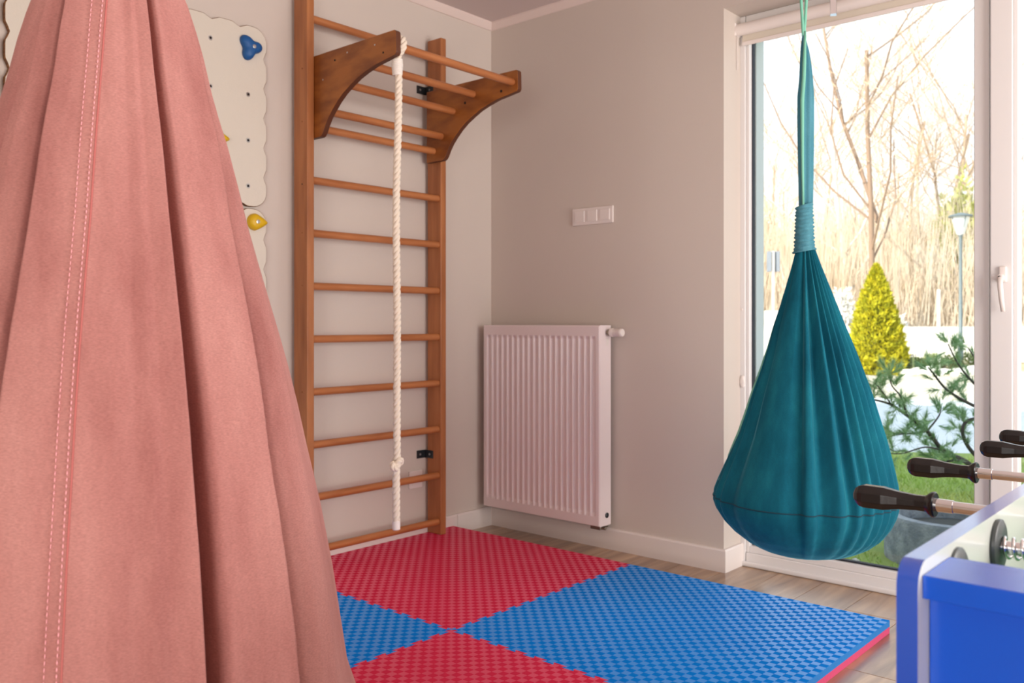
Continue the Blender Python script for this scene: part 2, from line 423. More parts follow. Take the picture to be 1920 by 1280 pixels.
# three narrow grooves / screw plugs on the camera-side face of the near upright
for z in (1.66 - .02, 1.438, 1.219, .995, .776, 1.9, 2.12):
    cyl('screw_plug', (.078, YL - .0012, z - .004), (.078, YL + .002, z - .004), .0032, M['panelwood'] if z != 1.64 else M['hole'], wb, 10)
RY0, RY1 = YL + TH - .01, YRt + .004
def rung(z, x=.088, r=.0165, y0=None, y1=None):
    y0 = RY0 if y0 is None else y0; y1 = RY1 if y1 is None else y1
    return cyl('rung', (x, y0, z), (x, y1 + .006, z), r, M['rung'], wb, 20, bev=.002)
for k in range(8):
    rung(.1065 + .2213 * k)
rung(1.879); rung(2.33)
# the cut-out pull-up brackets
def bracket(y0):
    out = [(XF - .001 if False else .040, 2.170), (.612, 2.170), (.622, 2.162), (.624, 2.085), (.616, 2.074), (.56, 2.066), (.50, 2.058), (.44, 2.043), (.39, 2.027),
           (.345, 2.006), (.30, 1.982), (.265, 1.957), (.23, 1.926), (.205, 1.900), (.185, 1.872), (.170, 1.845), (.158, 1.832), (.148, 1.828), (.040, 1.828)]
    bm = bmesh.new(); t = .026
    A = [bm.verts.new((x, y0, z)) for x, z in out]; B = [bm.verts.new((x, y0 + t, z)) for x, z in out]; n = len(out)
    bm.faces.new(A); bm.faces.new(B[::-1])
    for i in range(n):
        j = (i + 1) % n; bm.faces.new((A[i], A[j], B[j], B[i]))
    o = bm_obj('bracket', bm, M['panelwood'], wb, bevel=.0035)
    o.data.materials.append(M['edgewood'])
    for p in o.data.polygons:
        if abs(p.normal.y) < .5: p.material_index = 1
    return o
b1 = bracket(YL + TH + .001); b2 = bracket(YRt - .0262)
# bracket top slopes slightly; screw heads and bolts
for (x, z) in ((.55, 2.095), (.25, 2.125)):
    cyl('bolt', (x, YL + TH - .0005, z), (x, YL + TH + .003, z), .0042, M['hole'], b1, 10)
for (x, z) in ((.50, 2.135), (.33, 2.14), (.17, 2.06)):
    cyl('screw_plug', (x, YL + TH - .0005, z), (x, YL + TH + .003, z), .0035, M['screw'], b1, 8)
for (x, z) in ((.525, 2.09), (.30, 2.075), (.10, 2.10)):
    cyl('bolt', (x, YRt - .0275, z), (x, YRt - .024, z), .0062, M['hole'], b2, 10)
ya, yb = YL + TH + .02, YRt - .012
for x, z in ((.590, 2.118), (.352, 2.106), (.222, 2.048), (.142, 1.942)):
    cyl('pull_up_bar', (x, ya, z), (x, yb, z), .0165, M['rung'], wb, 20, bev=.001)
# steel angle brackets to the wall
def angle(z, big=False):
    s = .019
    bm = bmesh.new()
    bx(bm, (.002, -.531, z - s), (.005, YRt, z + s)); bx(bm, (.005, YRt - .003, z - s), (.060, YRt - .0002, z + s))
    o = bm_obj('angle_bracket', bm, M['steel'], wb, bevel=.001)
    cyl('screw', (.0045, -.512, z), (.008, -.512, z), .0055, M['screw'], o, 10)
    cyl('screw', (.038, YRt - .006, z), (.038, YRt - .002, z), .0055, M['screw'], o, 10)
angle(.425); angle(2.185)
fix(wb)

# ------------------------------------------------------------------ climbing rope
def strands(path, R_, r_, pitch, n=8, ns=3, V=None, F=None, per=9):
    V = [] if V is None else V; F = [] if F is None else F
    P = [Vector(p) for p in path]; d = [0]
    for a, b in zip(P, P[1:]): d.append(d[-1] + (b - a).length)
    tot = d[-1]; N = max(8, int(tot / pitch * per)); pts = []
    for i in range(N + 1):
        s = tot * i / N; k = max(0, min(len(P) - 2, int(np.searchsorted(d, s) - 1)))
        f = (s - d[k]) / max(1e-9, d[k + 1] - d[k]); pts.append(P[k].lerp(P[k + 1], f))
    fr = frames(pts)
    for q in range(ns):
        sp_ = []
        for i, (p, u, w) in enumerate(fr):
            a = 2 * PI * (i / N * tot / pitch + q / ns)
            sp_.append(p + u * (math.cos(a) * R_) + w * (math.sin(a) * R_))
        tube_data(sp_, r_, n, V=V, F=F)
    return V, F
rp = thing('climbing_rope', 'thick white twisted rope with a knot, hanging from the top bar of the wall bars', 'rope', (.59, -1.165, 2.13))
RX, RYp = .59, -1.168
path = [(RX + .004 * math.sin(z * 7), RYp - .004 * math.cos(z * 5) - .004 * (2.0 - z) / 1.7, z) for z in np.linspace(2.03, .535, 40)]
V, F = strands(path, .0072, .0082, .070)
mesh_obj('rope', V, F, M['rope'], rp, smooth=True)
path = [(RX, RYp - .006, z) for z in np.linspace(.505, .30, 10)]
V, F = strands(path, .0076, .0084, .070); mesh_obj('rope_tail', V, F, M['rope'], rp, smooth=True)
# loop over the bar
lp = [(.592 + .030 * math.cos(a), RYp + .002 + .010 * math.sin(a * .5), 2.118 + .031 * math.sin(a)) for a in np.linspace(-PI * .42, PI * 1.42, 22)]
lp = [(RX, RYp, 2.055)] + lp + [(RX - .004, RYp, 2.055)]
V, F = strands(lp, .0072, .0082, .060); mesh_obj('rope_loop', V, F, M['rope'], rp, smooth=True)
wp = []
V, F = [], []
for k in range(9):
    z = 2.066 - k * .0068
    rr = .0185 - .0006 * abs(k - 3)
    tube_data([(RX + rr * math.cos(a), RYp + rr * math.sin(a), z + .002 * math.sin(a)) for a in np.linspace(0, 2 * PI, 18, endpoint=False)], .0045, 6, closed=True, V=V, F=F)
mesh_obj('whipping', V, F, M['whip'], rp, smooth=True)
# overhand knot: a trefoil run with three strands
kp = []
for t in np.linspace(0, 2 * PI, 60):
    x = math.sin(t) + 2 * math.sin(2 * t); y = math.cos(t) - 2 * math.cos(2 * t); z = -math.sin(3 * t)
    kp.append((RX + y * .0052, RYp - .006 + x * .0076, .520 + z * .010 + .0045 * x))
V, F = strands(kp, .0055, .0068, .045); mesh_obj('knot', V, F, M['rope'], rp, smooth=True)
cyl('end_whipping', (RX, RYp - .006, .305), (RX, RYp - .006, .268), .0155, M['whip'], rp, 16, bev=.003)
fix(rp)

# ------------------------------------------------------------------ climbing boards and holds
def wavy_board(y0, y1, z0, z1):
    """scalloped outline; y runs to the right in the picture"""
    P = []; r = .055; amp = .007; per = .1235
    def side(a, b, nrm):
        a = np.array(a); b = np.array(b); L = np.linalg.norm(b - a); k = max(1, round(L / per)); n = k * 12
        for i in range(n):
            s = i / n; ph = (s * k) % 1.0
            # flat crest, quick notch
            w = 1 - max(0, 1 - abs(ph - .5) / .26) ** 0.8 * 2.0 if abs(ph - .5) < .26 else 1
            P.append(a + (b - a) * s + np.array(nrm) * amp * w)
    def arc(c, a0, a1):
        for i in range(7):
            a = a0 + (a1 - a0) * i / 6; P.append(np.array(c) + (r + amp) * np.array([math.cos(a), math.sin(a)]))
    side((y1, z0 + r), (y1, z1 - r), (1, 0)); arc((y1 - r, z1 - r), 0, PI / 2)
    side((y1 - r, z1), (y0 + r, z1), (0, 1)); arc((y0 + r, z1 - r), PI / 2, PI)
    side((y0, z1 - r), (y0, z0 + r), (-1, 0)); arc((y0 + r, z0 + r), PI, 1.5 * PI)
    side((y0 + r, z0), (y1 - r, z0), (0, -1)); arc((y1 - r, z0 + r), 1.5 * PI, 2 * PI)
    return P
def climbing_board(y0, y1, z0, z1, label, holes):
    t = thing('climbing_board', label, 'climbing board', (.02, (y0 + y1) / 2, z0), group='white climbing boards on the left wall')
    P = wavy_board(y0, y1, z0, z1); X0, X1 = .004, .021
    P = [p for i, p in enumerate(P) if np.linalg.norm(p - P[i - 1]) > 2e-4]; n = len(P); Q = []
    for i in range(n):
        a_ = P[i - 1]; b_ = P[(i + 1) % n]; d_ = b_ - a_; d_ = d_ / (np.linalg.norm(d_) + 1e-9); Q.append(P[i] - np.array([d_[1], -d_[0]]) * .0022)
    bm = bmesh.new(); A = [bm.verts.new((X1, p[0], p[1])) for p in Q]; M_ = [bm.verts.new((X1 - .002, p[0], p[1])) for p in P]; B = [bm.verts.new((X0, p[0], p[1])) for p in P]
    ca = bm.verts.new((X1, (y0 + y1) / 2, (z0 + z1) / 2)); cb = bm.verts.new((X0, (y0 + y1) / 2, (z0 + z1) / 2))
    for i in range(n):
        j = (i + 1) % n; bm.faces.new((ca, A[i], A[j])); bm.faces.new((cb, B[j], B[i]))
        q = bm.faces.new((A[i], A[j], M_[j], M_[i])); q.material_index = 1
        q = bm.faces.new((M_[i], M_[j], B[j], B[i])); q.material_index = 1
    o = bm_obj('panel', bm, M['board'], t); o.data.materials.append(M['ply'])
    for y, z in holes:
        a = lathe('threaded_insert', (X1 - .0005, y, z), (1, 0, 0), [(0, .0098), (.0014, .0092), (.0014, .0055)], M['screw'], t, 16)
        b = cyl('insert_bore', (X1 + .0002, y, z), (X1 + .0011, y, z), .0052, M['hole'], a, 12)
    fix(t)
    return t
gy = [-1.459 - .1645 * k for k in range(6)]; gz = [2.163, 1.976, 1.792, 1.609]
B1 = (-2.345, -1.380, 1.535, 2.247)
climbing_board(*B1, 'large white climbing board with blue hold, between wall bars and left frame edge', [(y, z) for i, y in enumerate(gy) for j, z in enumerate(gz) if (i, j) not in ((0, 0), (1, 2), (4, 0))])
climbing_board(-2.345, -1.380, .800, 1.513, 'lower white climbing board with a yellow hold, mostly behind the pink swing', [(y, z) for i, y in enumerate(gy) for j, z in enumerate([1.463, 1.34, 1.15, .95]) if (i, j) != (0, 0)])
climbing_board(-3.40, -2.375, 1.535, 2.247, 'white climbing board with wavy edge cut off by the left frame edge', [(-2.5 - .2 * k, z) for k in range(4) for z in gz])

def blob_hold(name, outline, h, m, label, loc, cat='climbing hold', bolt=(0, 0)):
    """outline in (y,z) around the hold's centre, domed to thickness h"""
    t = thing(name, label, cat, loc, group='climbing holds'); n = len(outline); V = []; F = []
    levels = [(1.0, 0), (1.02, .25), (.97, .55), (.85, .8), (.62, .96), (.3, 1.0)]
    for s, k in levels:
        for (y, z) in outline: V.append((k * h, y * s + bolt[0] * (1 - s), z * s + bolt[1] * (1 - s)))
    for i in range(len(levels) - 1):
        for k in range(n):
            k2 = (k + 1) % n; F.append((i * n + k, i * n + k2, (i + 1) * n + k2, (i + 1) * n + k))
    F.append(tuple((len(levels) - 1) * n + k for k in range(n)))
    mesh_obj('hold_body', V, F, m, t, smooth=True)
    lathe('bolt_washer', (h * .92, bolt[0], bolt[1]), (1, 0, 0), [(0, .0085), (h * .13, .008), (h * .15, .0055)], M['screw'], t, 14)
    return t
def trefoil(R0, amp, k, ph, n=36, sx=1, sz=1):
    return [((R0 + amp * math.cos(k * (2 * PI * i / n) + ph)) * math.cos(2 * PI * i / n) * sx, (R0 + amp * math.cos(k * (2 * PI * i / n) + ph)) * math.sin(2 * PI * i / n) * sz) for i in range(n)]
def leaf(L, Wd, n=28):
    out = []
    for i in range(n):
        a = 2 * PI * i / n; c = math.cos(a); s = math.sin(a)
        out.append((c * L * (.62 if c < 0 else 1.0), s * Wd * (1 - .55 * max(0, c))))
    return out
blob_hold('climbing_hold', trefoil(.040, .011, 3, -.63, sx=1.05, sz=1.05), .030, M['holdblue'], 'blue three-lobed climbing hold near the top right corner of the white board', (.0205, -1.455, 2.163), bolt=(.006, .002))
blob_hold('climbing_hold', leaf(.054, .034), .030, M['holdyellow'], 'yellow drop-shaped climbing hold on the lower white board', (.0205, -1.432, 1.466))
blob_hold('climbing_hold', leaf(.045, .024), .035, M['holdyellow'], 'yellow climbing hold whose tip peeks out from behind the pink swing', (.0205, -1.596, 1.778))
blob_hold('climbing_hold', trefoil(.05, .008, 4, .2), .045, M['holdgrey'], 'grey climbing hold at the top left, cut by the frame edge', (.0205, -2.243, 2.200))

# ------------------------------------------------------------------ radiator
rd = thing('radiator', 'white ribbed panel radiator on the wall between wall bars and window', 'radiator', (.43, -.06, .122))
RX0, RX1, RZ0, RZ1, RYF = .050, .778, .123, 1.045, -.112
nfl = 20; xs = []; ds = []
x_a, x_b = RX0 + .020, RX1 - .018; pit = (x_b - x_a) / nfl
xs.append(RX0); ds.append(0); xs.append(x_a - .002); ds.append(0)
for k in range(nfl):
    for f_, d_ in ((.02, 0), (.12, .0), (.30, 1), (.70, 1), (.88, 0), (.98, 0)):
        xs.append(x_a + pit * (k + f_)); ds.append(d_)
xs.append(RX1); ds.append(0)
zs = [RZ0, RZ0 + .044, RZ0 + .060, RZ1 - .060, RZ1 - .046, RZ1]; zd = [0, 0, 1, 1, 0, 0]
V = []; F = []
for i, z in enumerate(zs):
    for j, x in enumerate(xs): V.append((x, RYF + .009 * ds[j] * zd[i], z))
nx = len(xs)
for i in range(len(zs) - 1):
    for j in range(nx - 1): F.append((i * nx + j, i * nx + j + 1, (i + 1) * nx + j + 1, (i + 1) * nx + j))
b0 = len(V); V += [(RX0, RYF + .012, RZ0), (RX1, RYF + .012, RZ0), (RX1, RYF + .012, RZ1), (RX0, RYF + .012, RZ1)]
nz_ = len(zs)
F += [tuple([b0, b0 + 1] + list(range(nx - 1, -1, -1))), tuple([b0 + 3] + [(nz_ - 1) * nx + j for j in range(nx)] + [b0 + 2])]
F += [tuple([b0] + [i * nx for i in range(nz_)] + [b0 + 3]), tuple([b0 + 2] + [i * nx + nx - 1 for i in range(nz_ - 1, -1, -1)] + [b0 + 1]), (b0, b0 + 3, b0 + 2, b0 + 1)]
fp = mesh_obj('front_panel', V, F, M['rad'], rd)
bv = fp.modifiers.new('b', 'BEVEL'); bv.width = .0028; bv.segments = 2; bv.limit_method = 'ANGLE'; bv.angle_limit = math.radians(20); bv.harden_normals = False
fp.data.polygons.foreach_set('use_smooth', [True] * len(fp.data.polygons)); fp.modifiers.new('wn', 'WEIGHTED_NORMAL')
box('side_cover', (RX1 - .0005, RYF + .004, RZ0 - .002), (RX1 + .0025, -.022, RZ1 + .004), M['rad'], rd, bevel=.001)
box('side_cover', (RX0 - .0025, RYF + .004, RZ0 - .002), (RX0 + .0005, -.022, RZ1 + .004), M['rad'], rd, bevel=.001)
box('back_panel', (RX0 + .004, -.034, RZ0), (RX1 - .004, -.024, RZ1 - .01), M['rad'], rd, bevel=.002)
bm = bmesh.new()
for k in range(30): bx(bm, (RX0 + .01 + k * .0242, RYF + .016, RZ1 - .004), (RX0 + .022 + k * .0242, -.026, RZ1))
bx(bm, (RX0, RYF + .006, RZ1 - .004), (RX1, RYF + .016, RZ1 + .004)); bx(bm, (RX0, -.030, RZ1 - .004), (RX1, -.022, RZ1 + .004))
g = bm_obj('top_grille', bm, M['rad'], rd, kind='stuff')
bm = bmesh.new()
for k in range(24): bx(bm, (RX0 + .03 + k * .029, -.098, RZ0 + .02), (RX0 + .031 + k * .029, -.036, RZ1 - .04))
bm_obj('convector_fins', bm, M['rad'], rd, kind='stuff')
for x in (.16, .66): box('wall_bracket', (x, -.024, .25), (x + .03, -.0005, .95), M['rad'], rd)
# thermostat head
lathe('valve_collar', (RX1 + .003, -.052, 1.015), (1, 0, 0), [(0, .010), (.006, .010), (.008, .0155), (.020, .0165), (.022, .014)], M['brass'], rd, 18)
lathe('thermostat_head', (RX1 + .020, -.052, 1.015), (1, 0, 0), [(0, .015), (.004, .0195), (.016, .0205), (.018, .019), (.052, .0185), (.054, .0195), (.066, .019), (.070, .016)], M['white'], rd, 20)
box('air_vent_label', (RX1 + .0028, -.062, .955), (RX1 + .0034, -.040, .985), M['white'], rd)
lathe('vent_plug', (RX1 + .003, -.056, .168), (1, 0, 0), [(0, .0125), (.004, .012), (.006, .009)], M['steel'], rd, 16)
# lower valve block and pipes
vb = box('valve_block', (RX1 - .078, -.075, RZ0 - .026), (RX1 - .020, -.045, RZ0 - .006), M['brass'], rd, bevel=.003)
for x in (RX1 - .068, RX1 - .030):
    cyl('union_nut', (x, -.060, RZ0 - .008), (x, -.060, RZ0 + .006), .012, M['brass'], vb, 6)
cyl('valve_spindle', (RX1 - .020, -.060, RZ0 - .016), (RX1 + .002, -.060, RZ0 - .016), .008, M['brass'], vb, 12, bev=.002)
for x in (RX1 - .066, RX1 - .034): cyl('pipe', (x, -.046, RZ0 - .016), (x, -.0005, RZ0 - .016), .008, M['brass'], vb, 12)
fix(rd)

# ------------------------------------------------------------------ switch and socket
sw = thing('light_switch', 'white triple switch plate on the beige wall above the radiator', 'switch', (.663, -.002, 1.57))
box('plate', (.544, -.009, 1.5295), (.782, -.0005, 1.6105), M['white'], sw, bevel=.003)
for k in range(3): box('rocker', (.561 + .0735 * k, -.0125, 1.544), (.618 + .0735 * k, -.008, 1.597), M['white'], sw, bevel=.002)
fix(sw)
so = thing('wall_socket', 'small white socket on the left wall behind the lower rungs', 'socket', (.002, -.542, .305))
box('plate', (.0005, -.583, .266), (.010, -.500, .350), M['white'], so, bevel=.003)
box('insert', (.0095, -.569, .280), (.0125, -.514, .336), M['white'], so, bevel=.002)
fix(so)

# ------------------------------------------------------------------ foam mat tiles
def mat_foam(name, c, c2, r_a, r_b, tint):
    m = bpy.data.materials.new(name); m.use_nodes = True; t = m.node_tree; p = t.nodes['Principled BSDF']; L = t.links.new
    tcn = t.nodes.new('ShaderNodeTexCoord'); ck = t.nodes.new('ShaderNodeTexChecker'); ck.inputs['Scale'].default_value = 1 / CELL
    ck.inputs['Color1'].default_value = (1, 1, 1, 1); ck.inputs['Color2'].default_value = (0, 0, 0, 1)
    off = t.nodes.new('ShaderNodeVectorMath'); off.operation = 'ADD'; off.inputs[1].default_value = (0, 0, .3 * CELL)
    mul = t.nodes.new('ShaderNodeVectorMath'); mul.operation = 'MULTIPLY'; mul.inputs[1].default_value = (1, 1, 0)
    L(tcn.outputs['Object'], mul.inputs[0]); L(mul.outputs[0], off.inputs[0]); L(off.outputs[0], ck.inputs['Vector'])
    # pressed grain: smooth cells and finely ribbed cells scatter light differently
    mr = t.nodes.new('ShaderNodeMapRange'); mr.inputs[3].default_value = r_a; mr.inputs[4].default_value = r_b
    L(ck.outputs['Fac'], mr.inputs[0]); L(mr.outputs[0], p.inputs['Roughness'])
    ms = t.nodes.new('ShaderNodeMapRange'); ms.inputs[3].default_value = .05; ms.inputs[4].default_value = .5
    L(ck.outputs['Fac'], ms.inputs[0]); L(ms.outputs[0], p.inputs['Specular IOR Level'])
    mc = t.nodes.new('ShaderNodeMath'); mc.operation = 'MULTIPLY'; mc.inputs[1].default_value = .75; L(ck.outputs['Fac'], mc.inputs[0]); L(mc.outputs[0], p.inputs['Sheen Weight']); p.inputs['Sheen Roughness'].default_value = .45; p.inputs['Sheen Tint'].default_value = lin(tint) + (1,)
    n = t.nodes.new('ShaderNodeTexNoise'); n.inputs['Scale'].default_value = 5; n.inputs['Detail'].default_value = 4
    r = t.nodes.new('ShaderNodeValToRGB'); r.color_ramp.elements[0].color = lin(c) + (1,); r.color_ramp.elements[1].color = lin(c2) + (1,)
    L(tcn.outputs['Object'], n.inputs[0]); L(n.outputs[0], r.inputs[0]); L(r.outputs[0], p.inputs['Base Color'])
    return m
TS = 1.056; NC = 44; CELL = TS / NC
M['foamred'] = mat_foam('red_foam', (214, 40, 72), (222, 54, 88), .8, .30, (255, 110, 150))
M['foamblue'] = mat_foam('blue_foam', (0, 126, 226), (0, 134, 234), .8, .30, (110, 190, 255))
M['redside'] = mat('red_foam_side', (192, 64, 104), .8, bump=(120, .6))
M['blueside'] = mat('blue_foam_side', (20, 110, 180), .8, bump=(120, .6))
NT = 14; TP = TS / NT; TD = .0155
def edge_wave(u):
    """dovetail offset as a poly-line along an interlocking edge, alternating either side"""
    return None
def seam_line(n=NT):
    """points (s, off) of a dovetail line along s in 0..TS"""
    pts = []
    w = TP
    for k in range(n):
        s = k * w
        pts += [(s + w * .02, -TD * .5), (s + w * .44, -TD * .5), (s + w * .36, TD * .5) if False else (s + w * .50 - w * .0, -TD * .5)]
        pts = pts[:-1]
        pts += [(s + w * .40, TD * .5), (s + w * .98 + w * .06, TD * .5), (s + w * 1.0, -TD * .5)]
    return pts
def dovetail(n=NT):
    pts = []
    for k in range(n):
        s = k * TP; w = TP
        a, b = .30, .70      # tongue root; widens outward
        if k == 0: pts.append((s, 0) if False else (s + w * .05, 0))
        pts += [(s + w * (a - .00), -TD / 2), (s + w * (a - .13), TD / 2), (s + w * (b + .13), TD / 2), (s + w * (b + .00), -TD / 2)]
    pts[0] = (TP * .12, -TD / 2)
    return pts
def tooth_path():
    """(s, off): tongues outwards between notches, with small flats at both ends"""
    P = [(0, 0), (TP * .10, -TD / 2)]
    for k in range(NT):
        s = k * TP
        P += [(s + TP * .33, -TD / 2), (s + TP * .20, TD / 2), (s + TP * .80, TD / 2), (s + TP * .67, -TD / 2)]
    P += [(TS - TP * .10, -TD / 2), (TS, 0)]
    return P
TPTH = tooth_path()
def foam_tile(ix, iy, top, side, underside, label):
    """tile occupying x [X0,X0+TS], y [Y0-TS, Y0]; teeth on inner seams only"""
    X0 = .018 + ix * TS; Y0 = -.300 - iy * TS
    t = thing('foam_mat_tile', label, 'mat', (X0, Y0 - TS, 0), group='interlocking foam mat tiles')
    # outline in local coordinates (0..TS)
    def L_(kind):
        """inner seams: returns list of (s, off) with off outward from x=TS (or into this tile)"""
        return TPTH
    g = .0006
    out = []
    # bottom edge y=0 (toward camera), left->right ; inner seam if iy==0
    if iy == 0: out += [(s, -o) for s, o in TPTH]          # tongues go outwards (-y)
    else: out += [(0, 0), (TS, 0)]
    if ix == 0: out += [(TS + o, s) for s, o in TPTH][1:]
    else: out += [(TS, TS)]
    if iy == 1: out += [(s, TS - o) for s, o in reversed(TPTH)][1:]   # matches the tongues coming down from the upper tile
    else: out += [(0, TS)]
    if ix == 1: out += [(0 + o, s) for s, o in reversed(TPTH)][1:]
    if out[0] == out[-1]: out.pop()
    clean = [out[0]]
    for p in out[1:]:
        if abs(p[0] - clean[-1][0]) + abs(p[1] - clean[-1][1]) > 1e-6: clean.append(p)
    out = clean
    ZT, ZM = .0445, .0235
    def slab(name, z0, z1, m, mside, inset=0.0):
        bm = bmesh.new()
        c = (TS / 2, TS / 2)
        A = [bm.verts.new((x + (c[0] - x) * inset, y + (c[1] - y) * inset, z0)) for x, y in out]
        B = [bm.verts.new((x + (c[0] - x) * inset, y + (c[1] - y) * inset, z1)) for x, y in out]
        n = len(out); bm.faces.new(A[::-1]); bm.faces.new(B)
        for i in range(n):
            j = (i + 1) % n; f = bm.faces.new((A[i], A[j], B[j], B[i])); f.material_index = 1
        o = bm_obj(name, bm, m, t); o.data.materials.append(mside)
        return o
    slab('top_layer', ZM, ZT, top, side)
    slab('bottom_layer', .0005, ZM, underside, underside, .0012)
    # pressed basket weave: alternate cells bulge along x and along y
    n = NC; sub = 4; V = []; F = []; mg = .008
    lo = mg; 
    for iyc in range(n):
        for ixc in range(n):
            x0 = ixc * CELL; y0 = iyc * CELL
            if x0 < .012 and (ix == 1): continue
            if x0 + CELL > TS - .012 and ix == 0: continue
            if y0 < .012 and iy == 0: continue
            if y0 + CELL > TS - .012 and iy == 1: continue
            b = len(V); par = (ixc + iyc) % 2; h = .00012
            if par:
                for q in range(sub + 1):
                    f = q / sub; z = ZT + .0002 + h * math.sin(PI * f)
                    V.append((x0 + f * CELL, y0, z)); V.append((x0 + f * CELL, y0 + CELL, z))
                for q in range(sub): F.append((b + 2 * q, b + 2 * q + 2, b + 2 * q + 3, b + 2 * q + 1))
            else:
                for q in range(sub + 1):
                    f = q / sub; z = ZT + .0002 + h * math.sin(PI * f)
                    V.append((x0, y0 + f * CELL, z)); V.append((x0 + CELL, y0 + f * CELL, z))
                for q in range(sub): F.append((b + 2 * q, b + 2 * q + 1, b + 2 * q + 3, b + 2 * q + 2))
    w = mesh_obj('woven_relief', V, F, top, t, smooth=True, kind='stuff')
    return t
foam_tile(0, 0, M['foamred'], M['redside'], M['blueside'], 'red foam mat tile in front of the wall bars, far corner of the mat')
foam_tile(1, 0, M['foamblue'], M['blueside'], M['redside'], 'large blue foam mat tile nearest the window with red underside showing')
foam_tile(0, 1, M['foamblue'], M['blueside'], M['redside'], 'blue foam mat tile partly hidden behind the pink hanging swing')
foam_tile(1, 1, M['foamred'], M['redside'], M['blueside'], 'red foam mat tile nearest the camera at the bottom edge')

# ------------------------------------------------------------------ hanging pod swings
def smooth_prof(ctrl, n, sig_deg):
    a = np.linspace(-180, 180, n, endpoint=False); xs_ = [c[0] for c in ctrl]; ys_ = [c[1] for c in ctrl]
    v = np.interp(a, xs_, ys_); k = int(max(1, sig_deg / (360 / n) * 3)); g_ = np.exp(-.5 * (np.arange(-k, k + 1) * (360 / n) / sig_deg) ** 2); g_ /= g_.sum()
    vv = np.convolve(np.concatenate([v[-k:], v, v[:k]]), g_, 'valid')
    return np.radians(a), vv

def pseudo(a, k):
    k = max(k, 1.6); ft = math.acos(1 / k); s_ = 1 if a >= 0 else -1; a = abs(a)
    if a < ft: return s_ * math.asin(min(1, math.sin(a) / (k - math.cos(a)) * math.sqrt(k * k - 1)))
    return s_ * (PI / 2 + (a - ft) / (PI - ft) * PI / 2)
def real_angle(ap, k):
    q = math.sin(ap) / math.sqrt(k * k - 1); return math.asin(min(1, q * k / math.sqrt(1 + q * q))) - math.atan(q)

def pod_surface(P, prof, ctrl, n, sig, amp_z, asym=None, wob=.0, seed=1, drift=None):
    """prof: list (z, R, Rleft); returns function and grid"""
    P = np.array(P); toc = CAM[:2] - P[:2]; DD = np.linalg.norm(toc); toc /= DD; r_ = np.array([-toc[1], toc[0]])
    if np.dot(r_, RGT[:2]) < 0: r_ = -r_
    ang, dl = smooth_prof(ctrl, n, sig)
    rs = np.random.default_rng(seed); ph = rs.uniform(0, 6.28, 12); fr = rs.integers(5, 26, 12)
    zs_ = [p[0] for p in prof]; zr = [p[1] for p in prof]; zl = [p[2] for p in prof]
    o_ = np.argsort(zs_); zs_ = np.array(zs_)[o_]; zr = np.array(zr)[o_]; zl = np.array(zl)[o_]
    def R_at(z): return np.interp(z, zs_, zr), np.interp(z, zs_, zl)
    def point(i, z, extra=0.0):
        a = ang[i]; rr, rl = R_at(z); s = (math.sin(a) + 1) / 2
        R0 = rl + (rr - rl) * s
        w = 0
        for q in range(12): w += math.sin(fr[q] * a + ph[q] + 1.7 * z * (1 + .3 * q)) * wob / 4
        ap = pseudo(a, DD / max(R0, .01))          # folds fan out from the neck: what matters is their share of the outline
        if drift is not None: ap += drift(z, ap)
        f = (math.degrees(ap) + 180) / (360 / n); i0 = int(math.floor(f)); f -= i0
        dlt = dl[i0 % n] * (1 - f) + dl[(i0 + 1) % n] * f
        r = R0 * (1 + dlt * amp_z(z) + w) + extra
        return (P[0] + r * (math.cos(a) * toc[0] + math.sin(a) * r_[0]), P[1] + r * (math.cos(a) * toc[1] + math.sin(a) * r_[1]), z)
    return ang, point

def pod_mesh(name, point, n, zlist, m, parent, skip=None, closed_bottom=False):
    V = []; F = []
    for z in zlist:
        for i in range(n): V.append(point(i, z))
    for j in range(len(zlist) - 1):
        for i in range(n):
            i2 = (i + 1) % n
            if skip and skip(i, .5 * (zlist[j] + zlist[j + 1])): continue
            F.append((j * n + i, j * n + i2, (j + 1) * n + i2, (j + 1) * n + i))
    if closed_bottom: F.append(tuple((len(zlist) - 1) * n + i for i in range(n))[::-1])
    return mesh_obj(name, V, F, m, parent, smooth=True)

# --- pink pod, close to the camera
DP = 1.20; XPp = 215
Pp = CAM + FWD * DP + RGT * ((XPp - 960) / 1649 * DP)
pk = thing('hanging_pod_swing', 'large dusty-pink velvet hanging pod swing filling the left foreground', 'swing', (Pp[0], Pp[1], 1.75), group='velvet hanging pod swings')
def zpx(y, d): return 1.06 + (605 - y) * d / 1649
def Rpx(w, d): s = w / 1649; return d * s / math.sqrt(1 + s * s)
pr = [(zpx(y, DP), Rpx(w, DP)) for y, w in ((-140, 44), (-100, 74), (-50, 104), (0, 128), (50, 144), (100, 158), (170, 174), (220, 188), (270, 204), (350, 225), (430, 245), (500, 265), (560, 283), (620, 301), (690, 321), (760, 339), (840, 357), (960, 386), (1090, 412), (1190, 428), (1280, 443))]
pr += [(.50, .334), (.43, .345), (.37, .340), (.31, .312), (.26, .262), (.215, .19), (.19, .12), (.18, .02)]
prof = [(z, r, r * 1.01) for z, r in pr]
